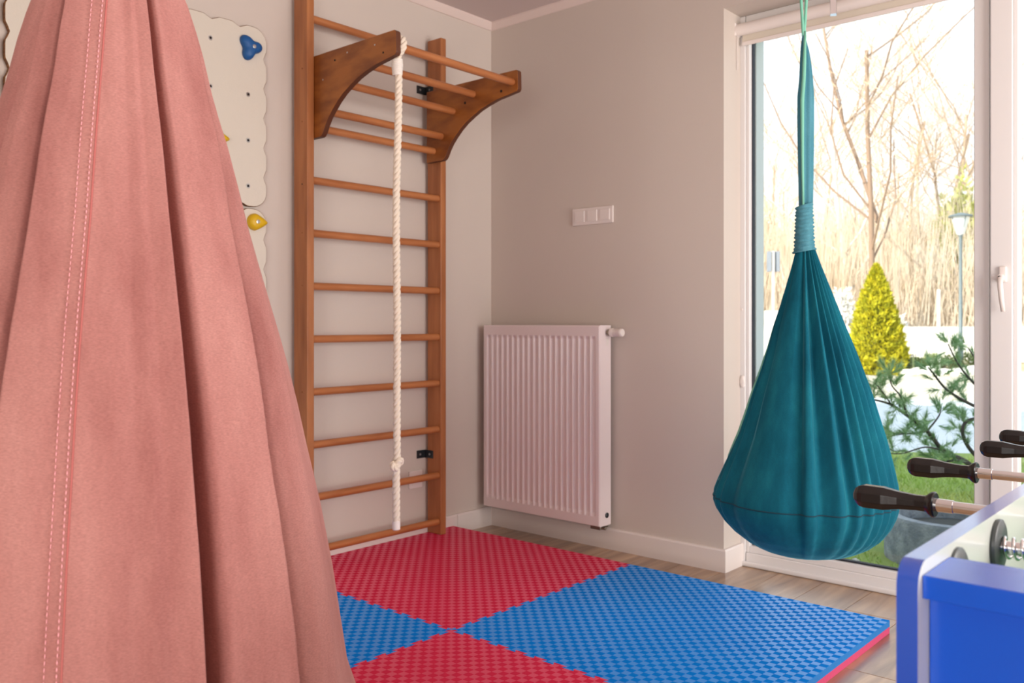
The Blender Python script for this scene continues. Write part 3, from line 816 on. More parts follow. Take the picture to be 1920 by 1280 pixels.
ctl = [(-180, 0), (-165, .03), (-163, -.03), (-140, .02), (-138, -.03), (-115, .02), (-113, -.02), (-90, 0), (-76, .005), (-66, -.012), (-62, -.03), (-60, -.09), (-58, -.11), (-57, .02), (-50, .014), (-44, -.008), (-39, -.03), (-37, -.09), (-35.2, -.12), (-34.4, -.09), (-33.6, .034), (-28, .02), (-18, .002), (-10, .008), (-6, .0), (0, .0), (6, -.010), (11, .010), (14, .0), (19, .030), (22.2, .052),
       (22.9, -.17), (24.6, -.26), (27, -.20), (28.6, -.05), (31, -.014), (38, .006), (45, .030), (50.2, .05), (51, -.14), (53.5, -.21), (57, -.15), (61, -.05), (66, -.008), (72, .012), (80, .004), (90, 0), (115, .02), (117, -.03), (140, .02), (142, -.03), (165, .02), (167, -.02), (180, 0)]
def ampz(z): return float(np.interp(z, [.18, .3, .42, .6, 1.0, 1.5, 1.62], [.0, .35, .75, 1.0, 1.0, 1.3, 1.5]))
NP_ = 900
def driftp(z, a):   # the outer right fold leans outwards towards the neck
    d = math.degrees(a)
    if 32 < d < 88: return -math.radians(float(np.interp(z, [.9, 1.19, 1.35, 1.5], [0, 5, 11, 16])) * math.sin((d - 32) / 56 * PI) ** .7)
    return 0
ang, ppt = pod_surface(Pp, prof, ctl, NP_, .35, ampz, wob=.0028, seed=3, drift=driftp)
zl = list(np.linspace(1.60, .60, 110)) + list(np.linspace(.59, .181, 44))
pm = pod_mesh('pod_cloth', ppt, NP_, zl, M['pink'], pk, closed_bottom=True)
# seam welt and two rows of stitches running down the front
def iang(deg, n): return int(round((deg + 180) / 360 * n)) % n
def seam_deg(z):
    yy = 605 - (z - 1.06) * 1649 / DP
    xx = np.interp(yy, [-150, 0, 215, 430, 600, 860, 1280, 1500], [208, 206, 190, 175, 161, 142, 119, 108])
    Rr = float(np.interp(yy, [-150, 0, 430, 860, 1280, 1500], [40, 126, 245, 362, 440, 460]))
    k_ = np.linalg.norm(CAM[:2] - Pp[:2]) / float(np.interp(z, [p[0] for p in prof[::-1]], [p[1] for p in prof[::-1]]))
    return math.degrees(real_angle(math.asin(max(-.9, min(.9, (xx - XPp) / Rr))), k_))
def on_pod(deg, z, extra):
    f = (deg + 180) / 360 * NP_; i = int(math.floor(f)); t_ = f - i
    a = np.array(ppt(i % NP_, z, extra)); b = np.array(ppt((i + 1) % NP_, z, extra)); return a + (b - a) * t_
zz = np.linspace(1.60, .45, 130)
V, F = tube_data([on_pod(seam_deg(z), z, .0002) for z in zz], .0011, 6)
mesh_obj('seam_welt', V, F, mat('pink_seam', (190, 108, 104), .9), pk, smooth=True)
for nm, gap in (('stitching', .0045), ('stitching', .0165)):
    V = []; F = []; z = 1.60
    while z > .46:
        rr = float(np.interp(z, [p[0] for p in prof[::-1]], [p[1] for p in prof[::-1]]))
        dd = math.degrees(gap * (1 - .0 * z) / rr)
        p0 = on_pod(seam_deg(z) - dd, z, .0007); p1 = on_pod(seam_deg(z - .0045) - dd, z - .0045, .0007)
        pmid = on_pod(seam_deg(z - .00225) - dd, z - .00225, .0012)
        tube_data([p0, pmid, p1], [.0005, .0009 if gap < .01 else .0007, .0005], 5, V=V, F=F); z -= .0068
    mesh_obj(nm, V, F, M['pinkthread'], pk, smooth=True, kind='stuff')
# gathered neck, wrap and straps up to the ceiling (above the frame)
tube('neck_wrap', [(Pp[0], Pp[1], z) for z in np.linspace(1.585, 1.73, 12)], [.036, .040, .037, .041, .037, .041, .037, .041, .037, .040, .036, .034], M['pink'], pk, n=20)
tube('hanging_strap', [(Pp[0], Pp[1], z) for z in (1.72, 2.0, 2.35)], [.03, .034, .008], M['pink'], pk, n=16)
for s in (-1, 1): tube('loop_cord', [(Pp[0] + s * .002, Pp[1], 2.34), (Pp[0] + s * .008, Pp[1], 2.46), (Pp[0] + s * .002, Pp[1], 2.60)], .004, M['pink'], pk, n=8)
cyl('ceiling_hook', (Pp[0], Pp[1], 2.585), (Pp[0], Pp[1], ZC), .012, M['chrome'], pk, 14)
fix(pk)

# --- teal pod by the window
DT = 2.93; XT = 1508
Pt = CAM + FWD * DT + RGT * ((XT - 960) / 1649 * DT)
tl = thing('hanging_pod_swing', 'teal velvet hanging pod swing with mint edging in front of the window', 'swing', (Pt[0], Pt[1], 1.6), group='velvet hanging pod swings')
tp = [(470, 20, 15), (500, 30, 22), (540, 45, 33), (575, 58, 43), (610, 71, 54), (650, 87, 64), (690, 102, 76), (735, 118, 92), (780, 132, 106), (815, 143, 118), (850, 152, 134), (880, 159, 148), (900, 163, 157), (920, 165, 165), (940, 164, 167), (955, 160, 162), (975, 151, 149), (995, 137, 130), (1012, 117, 108), (1025, 93, 85), (1033, 65, 60), (1037, 35, 33), (1038, 5, 5)]
proft = [(zpx(y, DT), Rpx(a, DT), Rpx(b, DT)) for y, a, b in tp]
ctt = [(-180, 0), (-150, .03), (-140, -.03), (-120, .02), (-105, -.02), (-92, .0), (-84, .02), (-80, -.03), (-74, .045), (-70, -.05), (-64, .05), (-58, -.02), (-53, -.05), (-46, .03), (-38, .035), (-26, .025), (-14, .0), (-5, -.06), (-1.6, -.10), (-.4, .03), (3, .045), (7, .03), (8.3, -.09), (12, -.10), (17, -.03), (22.5, .06), (26, .02), (29, -.085), (31, -.06), (34.5, .06),
       (38, .0), (40, -.08), (44.5, .055), (48, .0), (50, -.08), (55, .05), (58, -.07), (63, .05), (67, -.06), (72, .045), (76, -.05), (82, .03), (86, -.02), (92, 0), (105, .02), (120, -.02), (140, .03), (150, -.02), (180, 0)]
zse = .478
def ampt(z): return float(np.interp(z, [.28, .34, .40, .47, .484, .6, .9, 1.1, 1.25, 1.3], [.0, .2, .35, .5, .55, .8, 1.3, 1.7, 2.0, 2.0]))
NT_ = 720
angt, tpt = pod_surface(Pt, proft, ctt, NT_, .9, ampt, wob=.0022, seed=9)
def open_half(z):   # teardrop entrance on the window-left side
    return float(np.interp(z, [.55, .60, .70, .9, 1.12, 1.16], [0, 16, 24, 22, 7, 0]))
OC = -112
def skipt(i, z): return abs(math.degrees(angt[i]) - OC) < open_half(z)
zt = list(np.linspace(1.30, zse, 80)) + [zse - .001]
pod_mesh('pod_cloth', tpt, NT_, zt, M['teal'], tl, skip=skipt)
pod_mesh('pod_base', tpt, NT_, list(np.linspace(zse - .001, .3, 30)) + [.295, .2915, .2905], M['teal'], tl, closed_bottom=True)
V, F = tube_data([tpt(i, zse, .0004) for i in range(0, NT_, 2)], .0022, 6, closed=True)
mesh_obj('base_seam', V, F, M['tealdark'], tl, smooth=True)
# mint binding round the opening
def on_t(deg, z, e):
    return tpt(int(round((deg + 180) / 360 * NT_)) % NT_, z, e)
zz = np.linspace(.555, 1.155, 40)
ring = [on_t(OC + open_half(z), z, .002) for z in zz] + [on_t(OC - open_half(z), z, .002) for z in zz[::-1]]
V, F = tube_data(ring, .0085, 8, closed=True, flat=.5)
mesh_obj('mint_binding', V, F, M['mint'], tl, smooth=True)
# mint-edged strap running from the loop down the left flank to the hem of the opening
lf = [(1455, 640), (1443, 672), (1426, 714), (1413, 765), (1402, 805), (1385, 842), (1366, 876), (1351, 902)]
pts = [tuple(CAM + FWD * (DT + .03) + RGT * ((x - 960) / 1649 * (DT + .03)) + np.array([0, 0, zpx(y, DT + .03) - 1.06])) for x, y in lf]
tube('opening_edge', pts, [.005, .007, .008, .010, .011, .012, .012, .009], M['mint'], tl, n=8, flat=.35, up0=tuple(RGT))
# wrap round the neck
V = []; F = []; NW = 72; zz = np.linspace(zpx(472, DT), zpx(384, DT), 60)
for j, z in enumerate(zz):
    f = j / 59; R_ = .0335 - .0065 * f + .0022 * math.sin(j * 1.35) + (.003 if j < 5 else 0)
    for i in range(NW):
        a = 2 * PI * i / NW; rr = R_ + .0010 * math.sin(j * .9 + 2 * a) + .0006 * math.sin(5 * a + j * .7)
        V.append((Pt[0] + rr * math.cos(a), Pt[1] + rr * math.sin(a), z + .006 * math.sin(a + 1)))
for j in range(59):
    for i in range(NW): i2 = (i + 1) % NW; F.append((j * NW + i, j * NW + i2, (j + 1) * NW + i2, (j + 1) * NW + i))
mesh_obj('neck_wrap', V, F, M['tealwrap'], tl, smooth=True)
# the gathered cloth above the wrap: a lens-shaped bundle of folds
def bundle(name, zs_, w_l, w_r, m, thick=.018, nf=5, off=0.0, seed=0):
    V = []; F = []; n = 48
    for j, z in enumerate(zs_):
        l = w_l[j]; r = w_r[j]; cx_ = (l + r) / 2; hw = (r - l) / 2
        for i in range(n):
            a = 2 * PI * i / n; k = 1 + .10 * math.sin(nf * a + seed + z * 3)
            q = Pt[:2] + RGT[:2] * (cx_ + hw * math.cos(a) * k) - FWD[:2] * (off + min(hw * .9, thick) * math.sin(a) * k)
            V.append((q[0], q[1], z))
    for j in range(len(zs_) - 1):
        for i in range(n): i2 = (i + 1) % n; F.append((j * n + i, j * n + i2, (j + 1) * n + i2, (j + 1) * n + i))
    F.append(tuple(range(n))[::-1]); F.append(tuple((len(zs_) - 1) * n + i for i in range(n)))
    return mesh_obj(name, V, F, m, tl, smooth=True)
k_ = DT / 1649
ys = [62, 75, 95, 120, 150, 180, 230, 290, 340, 390]
L0 = [-3, -5, -7, -8, -9, -12, -12, -11, -10, -9]; R0 = [1, 3, 8, 12, 15, 17, 17, 16.5, 16, 15]
bundle('gathered_cloth', [zpx(y, DT) for y in ys], [a * k_ for a in L0], [b * k_ for b in R0], M['tealwrap'], nf=7)
ys = [62, 90, 120, 150, 190, 250, 320, 388]
bundle('mint_strap', [zpx(y, DT) for y in ys], [a * k_ for a in (-4, -5, -7, -8, -11, -10.5, -9.5, -8)], [a * k_ for a in (0, 0, 0, -1, -3.5, -4, -4, -3)], M['mint'], thick=.005, nf=2, off=.019)
for s in (-1, 1):
    pts = [tuple(np.array([Pt[0], Pt[1], zpx(y, DT)]) + RGT * (k_ * dx)) for y, dx in ((68, -1.5 + s * .8), (45, -1 + s * 2.2), (0, -1 + s * 5), (-60, 1 + s * 7), (-140, 1 + s * 5), (-205, 0))]
    tube('loop_cord', pts, [.0042, .005, .005, .005, .005, .004], M['mint'], tl, n=10)
hk = cyl('ceiling_hook', (Pt[0], Pt[1], 2.47), (Pt[0], Pt[1], ZC), .006, M['chrome'], tl, 14)
lathe('hook_plate', (Pt[0], Pt[1], ZC - .006), (0, 0, 1), [(0, .03), (.006, .032)], M['chrome'], tl, 20)
fix(tl)

# ------------------------------------------------------------------ steel strap at the top near the window
dS = 3.1
def ps(x, y, d): return CAM + FWD * d + RGT * ((x - 960) / 1649 * d) + np.array([0, 0, (605 - y) / 1649 * d])
s0 = ps(1562, 26, dS)
mh = thing('metal_hook', 'curved shiny metal hook hanging from the ceiling beside the teal swing cord', 'hook', (s0[0], s0[1], ZC))
V = []; F = []; N = 26
Rr_ = .30
for i in range(N + 1):
    f = i / N; z = s0[2] + f * (ZC - s0[2]); cur = .060 * (f ** 2) - .005
    for dx, dy in ((-.0145, 0), (.0045, -.006), (.0150, .020), (-.0065, .024)):
        q = s0 + RGT * (dx - cur) + FWD * dy; V.append((q[0], q[1], z))
for i in range(N):
    for k in range(4): k2 = (k + 1) % 4; F.append((i * 4 + k, i * 4 + k2, (i + 1) * 4 + k2, (i + 1) * 4 + k))
F += [(3, 2, 1, 0), (N * 4, N * 4 + 1, N * 4 + 2, N * 4 + 3)]
o = mesh_obj('strap', V, F, M['chrome'], mh); o.data.materials.append(M['hole'])
for i_, p_ in enumerate(o.data.polygons):
    if i_ < N * 4 and i_ % 4 in (1, 3): p_.material_index = 1
q = s0 - RGT * .055
lathe('ceiling_plate', (q[0], q[1], ZC - .008), (0, 0, 1), [(0, .035), (.008, .038)], M['chrome'], mh, 20)
fix(mh)

# ------------------------------------------------------------------ table football
ft = thing('football_table', 'blue and white table football table cut off at the right edge', 'table', (3.25, -2.0, 0))
TX0, TX1, TY0, TY1, TZ = 2.8955, 3.62, -2.619, -1.22, .855
TT = .0175
def side_panel(x0, mirror=False):
    """board with rounded top corners in side view; blue edging, pale inner face"""
    r = .022; P = [(TY0, .52)]
    for i in range(7): a = PI - (PI / 2) * i / 6; P.append((TY0 + r + r * math.cos(a), TZ - r + r * math.sin(a)))
    for i in range(7): a = PI / 2 - (PI / 2) * i / 6; P.append((TY1 - r + r * math.cos(a), TZ - r + r * math.sin(a)))
    P.append((TY1, .52))
    bm = bmesh.new(); A = [bm.verts.new((x0, y, z)) for y, z in P]; B = [bm.verts.new((x0 + TT, y, z)) for y, z in P]; n = len(P)
    bm.faces.new(A); f2 = bm.faces.new(B[::-1]); f2.material_index = 1
    for i in range(n):
        j = (i + 1) % n; bm.faces.new((A[i], A[j], B[j], B[i]))
    o = bm_obj('side_panel', bm, M['blueedge'], ft); o.data.materials.append(M['laminate'])
    if mirror:
        o.data.polygons[0].material_index = 1; o.data.polygons[1].material_index = 0
    o.data.polygons.foreach_set('use_smooth', [True] * len(o.data.polygons)); edge_split(o, 30)
    return o
side_panel(TX0); side_panel(TX1 - TT, True)
# cross rail and recessed end panel
box('end_rail', (TX0 + TT + .0002, TY0 + .012, .8235), (TX1 - TT - .0002, TY0 + .092, .8435), M['blue'], ft, bevel=.0008)
box('end_panel', (TX0 + TT + .0002, TY0 + .030, .52), (TX1 - TT - .0002, TY0 + .046, .8232), M['blue'], ft, bevel=.002)
box('end_panel', (TX0 + TT + .0048, TY1 - .046, .52), (TX1 - TT - .0002, TY1 - .030, .84), M['blue'], ft, bevel=.002)
box('end_rail', (TX0 + TT + .0002, TY1 - .092, .8235), (TX1 - TT - .0002, TY1 - .012, .8435), M['blue'], ft, bevel=.0008)
box('playfield', (TX0 + TT + .0004, TY0 + .047, .70), (TX1 - TT - .0004, TY1 - .047, .712), mat('green_playfield', (44, 120, 60), .5), ft)
for x in (TX0 + .004, TX1 - .084):
    for y in (TY0 + .004, TY1 - .084):
        box('leg', (x, y, .0), (x + .08, y + .08, .519), M['blue'], ft, bevel=.004)
# round cover on the pale inside near the end rail
lathe('round_cover', (TX0 + TT, -2.504, .818), (1, 0, 0), [(0, .030), (.003, .030), (.005, .027)], M['disc'], ft, 28)
RZ = .820
def helix(p0, L, r, wire, turns, n=8, per=16):
    pts = []
    for i in range(int(turns * per) + 1):
        f = i / (turns * per); a = 2 * PI * turns * f
        pts.append((p0[0] + L * f, p0[1] + r * math.cos(a), p0[2] + r * math.sin(a)))
    return tube_data(pts, wire, n)
def rod(y, handle_end, has_handle, figs, team):
    a = (handle_end if has_handle else TX0 - .02)
    r_ = cyl('rod', (a, y, RZ), (TX1 + (.03 if has_handle else .16), y, RZ), .0075, M['chrome'], ft, 20, bev=.001)
    # bearing plate on the inside and spring round the rod
    d_ = lathe('bearing_plate', (TX0 + TT, y, RZ + .001), (1, 0, 0), [(0, .0265), (.002, .0285), (.005, .028), (.006, .026), (.0065, .0)], M['disc'], r_, 32)
    V, F = helix((TX0 + TT + .0065, y, RZ), .075, .0105, .0019, 9); mesh_obj('spring', V, F, M['chrome'], r_, smooth=True)
    V, F = helix((TX1 - TT - .0815, y, RZ), .075, .0105, .0019, 9); mesh_obj('spring', V, F, M['chrome'], r_, smooth=True)
    lathe('bearing_plate', (TX1 - TT, y, RZ + .001), (-1, 0, 0), [(0, .0265), (.002, .0285), (.005, .028), (.0065, .0)], M['disc'], r_, 32)
    if has_handle:
        x0 = handle_end - .106
        g_ = lathe('grip', (x0, y, RZ), (1, 0, 0), [(0, .006), (.003, .0115), (.008, .0152), (.014, .0168), (.040, .0166), (.044, .0158), (.060, .0128), (.082, .0108), (.094, .0112), (.099, .0135)], M['black'], r_, 8, sm=False)
        b_ = g_.modifiers.new('b', 'BEVEL'); b_.width = .0010; b_.segments = 2; b_.limit_method = 'ANGLE'; b_.angle_limit = math.radians(12)
        lathe('grip_collar', (x0 + .094, y, RZ), (1, 0, 0), [(0, .0108), (.003, .0130), (.006, .0158), (.009, .0170), (.011, .0170), (.0125, .0155), (.0125, .009)], M['black'], g_, 32)
        lathe('grip_sleeve', (handle_end, y, RZ), (1, 0, 0), [(0, .0088), (.022, .0086), (.0225, .0078)], M['chrome'], r_, 20)
    return r_
rod(-2.352, 0, False, 1, 'blue')
rod(-2.166, 2.800, True, 2, 'red'); rod(-1.858, 2.776, True, 3, 'red'); rod(-1.545, 2.812, True, 5, 'red'); rod(-1.330, 2.798, True, 1, 'red')
rod(-2.01, 0, False, 3, 'blue'); rod(-1.70, 0, False, 5, 'blue')
fix(ft)

# ------------------------------------------------------------------ the garden
GR = -.25
M['grass'] = mat('lawn_soil', (118, 142, 66), .9, var=(2.5, (1, 1, 1), (144, 158, 78), .3, .7), bump=(60, .6, (1, 1, 1), .02))
M['blade'] = mat('grass_blades', (150, 182, 80), .6, var=(.9, (1, 1, 1), (188, 198, 112), .35, .65))
M['path'] = mat('pale_concrete_slabs', (196, 202, 206), .85, var=(3, (1, 1, 1), (210, 214, 216), .3, .7), bump=(60, .3))
M['gravel'] = mat('pale_gravel', (214, 204, 188), .9, var=(3, (1, 1, 1), (196, 186, 166), .3, .7), bump=(30, .8, (1, 1, 1), .02))
M['farground'] = mat('dry_winter_ground', (190, 170, 138), .95, var=(.6, (1, 1, 1), (168, 156, 120), .3, .7))
M['pebble'] = mat('pale_pebbles', (214, 210, 204), .8, var=(20, (1, 1, 1), (150, 146, 142), .4, .6))
M['concrete'] = mat('planter_concrete', (150, 154, 158), .9, bump=(70, .8, (1, 1, 1), .008), var=(14, (1, 1, 1), (116, 120, 126), .35, .65))
M['soil'] = mat('dark_soil', (62, 58, 50), .95, bump=(40, .9))
M['bark'] = mat('pale_bark', (206, 184, 160), .85, var=(3, (1, 1, 1), (180, 152, 126), .3, .7))
M['birch'] = mat('white_birch_bark', (232, 226, 218), .8, var=(4, (1, 1, .3), (190, 180, 170), .5, .75))
M['darkbark'] = mat('brown_bark', (150, 126, 108), .9)
M['twig'] = mat('pale_dry_twigs', (206, 182, 156), .85)
M['brush'] = mat('dry_brush', (238, 224, 206), .9, var=(.7, (1, 1, 1), (222, 202, 176), .3, .7))
M['thuja'] = mat('yellow_green_thuja', (206, 194, 26), .7, var=(7, (1, 1, 1), (150, 154, 20), .35, .7))
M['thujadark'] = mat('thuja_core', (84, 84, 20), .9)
M['needle'] = mat('pine_needles', (128, 164, 122), .55, var=(4, (1, 1, 1), (164, 190, 138), .3, .7))
M['pinebark'] = mat('pine_bark', (74, 62, 60), .9, bump=(60, .6))
M['lampmetal'] = mat('grey_green_lamp_metal', (112, 124, 128), .5, metal=.3)
M['lampglass'] = mat('frosted_lamp_glass', (226, 230, 230), .3)
M['whitewall'] = mat('white_low_wall', (236, 234, 228), .8)
M['signback'] = mat('grey_sign_back', (120, 128, 140), .5)
M['leaf'] = mat('yellow_green_leaves', (206, 206, 120), .7, var=(2, (1, 1, 1), (176, 184, 96), .3, .7))
M['brownleaf'] = mat('brown_leaves', (204, 166, 118), .8)
M['hedge'] = mat('low_hedge_leaves', (128, 146, 84), .8, var=(5, (1, 1, 1), (160, 160, 104), .3, .7))

def flat(name, pts, z, m, thick=.05):
    V = [(x, y, z) for x, y in pts] + [(x, y, z - thick) for x, y in pts]; n = len(pts)
    F = [tuple(range(n)), tuple(range(2 * n - 1, n - 1, -1))] + [(i, n + i, n + (i + 1) % n, (i + 1) % n) for i in range(n)]
    return mesh_obj(name, V, F, m, kind='structure')
flat('garden_ground', [(-60, .1), (40, .1), (40, 90), (-60, 90)], GR - .03, M['farground'])
flat('lawn', [(-12, .29), (14, .29), (14, 8.6), (.9, 6.36), (-.4, 5.5), (-12, 4.3)], GR, M['grass'], .03)
flat('paved_path', [(-12, 4.31), (-.4, 5.51), (.9, 6.37), (14, 8.61), (14, 14.5), (-12, 11.2)], GR - .004, M['path'], .026)
flat('gravel_yard', [(-30, 9.0), (-12, 11.21), (14, 14.51), (30, 16), (30, 26), (-30, 22)], GR - .008, M['gravel'], .02)

# grass blades on the lawn that is in view
N = 26000
x = rng.uniform(-.9, 2.9, N); y = .5 + (rng.random(N) ** .8) * 6.2
keep = (y < 5.2 + .45 * (x + .4)) & ((x - 1.77) ** 2 + (y - 1.86) ** 2 > .41 ** 2)
x = x[keep]; y = y[keep]; n = len(x)
h = rng.uniform(.018, .045, n) * (1 + .10 * y); a = rng.uniform(0, 2 * PI, n); w = .0022 + .0006 * y; lx = rng.normal(0, .5, n) * h; ly = rng.normal(0, .5, n) * h
V = np.empty((n, 3, 3)); V[:, 0] = np.c_[x - np.cos(a) * w, y - np.sin(a) * w, np.full(n, GR)]; V[:, 1] = np.c_[x + np.cos(a) * w, y + np.sin(a) * w, np.full(n, GR)]
V[:, 2] = np.c_[x + lx, y + ly, GR + h]
def tri_obj(name, V, m, parent=None, kind=None):
    V = V.reshape(-1, 3); nf = len(V) // 3
    me = bpy.data.meshes.new(name); me.vertices.add(len(V)); me.vertices.foreach_set('co', V.astype(np.float32).ravel())
    me.loops.add(nf * 3); me.loops.foreach_set('vertex_index', np.arange(nf * 3, dtype=np.int32))
    me.polygons.add(nf); me.polygons.foreach_set('loop_start', np.arange(0, nf * 3, 3, dtype=np.int32)); me.polygons.foreach_set('loop_total', np.full(nf, 3, dtype=np.int32))
    me.update(calc_edges=True); me.materials.append(m)
    o = bpy.data.objects.new(name, me); COL.objects.link(o)
    if parent: o.parent = parent
    if kind: o['kind'] = kind
    return o
g = tri_obj('grass', V, M['blade'], kind='stuff'); g['label'] = 'short green lawn grass outside the window'; g['category'] = 'grass'
# pebbles along the wall
V = []; F = []
ico = bmesh.new(); bmesh.ops.create_icosphere(ico, subdivisions=1, radius=1.0)
iv = [v.co.copy() for v in ico.verts]; fi = [tuple(v.index for v in f.verts) for f in ico.faces]; ico.free()
for k in range(900):
    px, py = random.uniform(-.3, 3.2), random.uniform(.32, 1.42 + random.uniform(-.05, .06)); s = random.uniform(.010, .024); b = len(V)
    if (px - 1.77) ** 2 + (py - 1.86) ** 2 < .42 ** 2: continue
    R_ = Matrix.Rotation(random.uniform(0, 6), 3, Vector((random.random(), random.random(), 1)).normalized())
    for v in iv: q = R_ @ Vector((v.x * s * 1.3, v.y * s, v.z * s * .7)); V.append((px + q.x, py + q.y, GR + s * .5 + q.z))
    F += [tuple(b + i for i in f) for f in fi]
pb = mesh_obj('pebbles', V, F, M['pebble'], smooth=True); pb['kind'] = 'stuff'; pb['label'] = 'strip of pale pebbles along the foot of the window'; pb['category'] = 'pebbles'

# concrete ring planter
pt = thing('planter_ring', 'round grey concrete planter ring on the lawn outside the window', 'planter', (1.77, 1.86, GR))
lathe('ring_wall', (0, 0, .0), (0, 0, 1), [(0, .36), (.235, .365), (.25, .357), (.25, .300), (.235, .294), (.16, .292)], M['concrete'], pt, 48)
lathe('soil_fill', (0, 0, .15), (0, 0, 1), [(0, .291), (.02, .291), (.035, .15)], M['soil'], pt, 32)

# --- trees
class TB:
    def __init__(s): s.V = []; s.F = []
    def seg(s, a, b, ra, rb, n=4):
        d = (b - a); L = np.linalg.norm(d)
        if L < 1e-6: return
        d = d / L; u = np.cross(d, [0, 0, 1.0]); nu = np.linalg.norm(u); u = np.array([1.0, 0, 0]) if nu < 1e-3 else u / nu; w = np.cross(d, u); base = len(s.V)
        for p, r in ((a, ra), (b, rb)):
            for k in range(n):
                t = 2 * PI * k / n; s.V.append(p + u * (math.cos(t) * r) + w * (math.sin(t) * r))
        for k in range(n): k2 = (k + 1) % n; s.F.append((base + k, base + k2, base + n + k2, base + n + k))
def grow(tb_main, tb_twig, p, d, L, r, lvl, maxl, R_, spread=.6, upw=.12, kids=(3, 4), wig=.18):
    nseg = 4 if lvl < 2 else 3; pts = [p]
    q = p.copy(); dd = d.copy()
    for i in range(nseg):
        dd = dd + R_.normal(0, wig, 3) * (.5 if lvl == 0 else 1); dd[2] += upw; dd /= np.linalg.norm(dd)
        nq = q + dd * L / nseg; ra = r * (1 - .75 * i / nseg * (.6 if lvl < maxl else 1)); rb = r * (1 - .75 * (i + 1) / nseg * (.6 if lvl < maxl else 1))
        (tb_main if lvl < 2 else tb_twig).seg(q, nq, ra, rb, 7 if lvl == 0 else (5 if lvl == 1 else 3)); q = nq; pts.append(q)
    if lvl >= maxl: return
    nk = R_.integers(kids[0], kids[1] + 1) + (3 if lvl == 0 else 1)
    for k in range(nk):
        f = R_.uniform(.30 if lvl == 0 else .2, 1.0); i = min(nseg - 1, int(f * nseg)); b = pts[i] + (pts[i + 1] - pts[i]) * (f * nseg - i)
        a = R_.uniform(0, 2 * PI); ax = np.array([math.cos(a), math.sin(a), R_.uniform(-.1, .5)]); nd = dd * (1 - spread) + ax * spread * (1.1 if lvl == 0 else 1); nd /= np.linalg.norm(nd)
        grow(tb_main, tb_twig, b, nd, L * R_.uniform(.42, .66), r * (.36 if lvl == 0 else .5) * (1.15 - f * .4), lvl + 1, maxl, R_, spread, upw, kids, wig)
protos = []
def tree_proto(seed, H_, r, m, spread=.62, trunk_split=False, twigs=None, maxl=4, kids=(3, 4)):
    R_ = np.random.default_rng(seed); A = TB(); B = TB()
    grow(A, B, np.array([0, 0, 0.0]), np.array([0, 0, 1.0]), H_ * .66, r, 0, maxl, R_, spread, kids=kids)
    if trunk_split:
        grow(A, B, np.array([0, 0, H_ * .30]), np.array([.35, .1, 1.0]) / 1.07, H_ * .5, r * .7, 0, maxl, R_, spread, kids=kids)
    mA = bpy.data.meshes.new('trunk'); mA.from_pydata([tuple(v) for v in A.V], [], A.F); mA.materials.append(m); mA.polygons.foreach_set('use_smooth', [True] * len(mA.polygons))
    mB = bpy.data.meshes.new('twigs'); mB.from_pydata([tuple(v) for v in B.V], [], B.F); mB.materials.append(twigs or M['twig'])
    return mA, mB
tp_ = [tree_proto(11, 17, .12, M['darkbark'], .60, True, kids=(4, 5)), tree_proto(23, 15, .17, M['birch'], .5, kids=(3, 5)), tree_proto(37, 16, .085, M['bark'], .62, kids=(3, 5)), tree_proto(52, 13, .075, M['bark'], .55, True, kids=(3, 4))]
def place_tree(k, loc, rz, s, label, name='bare_tree'):
    t = thing(name, label, 'tree', loc, group='bare winter trees beyond the yard'); t.rotation_euler = (0, 0, rz); t.scale = (s, s, s)
    a = bpy.data.objects.new('trunk', tp_[k][0]); COL.objects.link(a); a.parent = t
    b = bpy.data.objects.new('twigs', tp_[k][1]); COL.objects.link(b); b.parent = t; b['kind'] = 'stuff'
def gp(px, d): q = CAM + FWD * d + RGT * ((px - 960) / 1649 * d); return (q[0], q[1], GR)
trees = [(1440, 40, 2, .4, .80, 'slim bare tree just right of the left window frame'), (1478, 46, 3, 2.1, .95, 'pale bare tree seen left of the teal hanging cloth'),
         (1530, 44, 3, 1.0, 1.0, 'bare tree right beside the teal hanging cloth'), (1567, 38, 2, 3.2, .98, 'bare tree left of the white-stemmed birch'),
         (1597, 33, 1, .9, .86, 'white-stemmed birch above the yellow-green thuja'), (1646, 30, 0, 2.75, .93, 'largest bare tree with a dark forked trunk in the middle of the window'),
         (1672, 45, 3, 5.0, 1.05, 'thin bare tree just behind the forked one'), (1700, 40, 2, 1.7, 1.0, 'bare tree between forked tree and street lamp'),
         (1738, 36, 3, .2, 1.02, 'bare tree with rising limbs left of the street lamp'), (1772, 44, 0, 4.2, .95, 'bare tree behind the street lamp'),
         (1812, 38, 2, 2.9, 1.0, 'bare tree at the right edge of the big pane'), (1930, 40, 3, 1.3, 1.0, 'bare tree showing at the far right pane'),
         (1250, 38, 2, 4.4, 1.0, 'bare tree beyond the left window edge, nearest the wall'), (1080, 42, 0, .9, .9, 'bare tree far left of the window view')]
for px, d, k, rz, s, lb in trees: place_tree(k, gp(px, d), rz, s, lb)

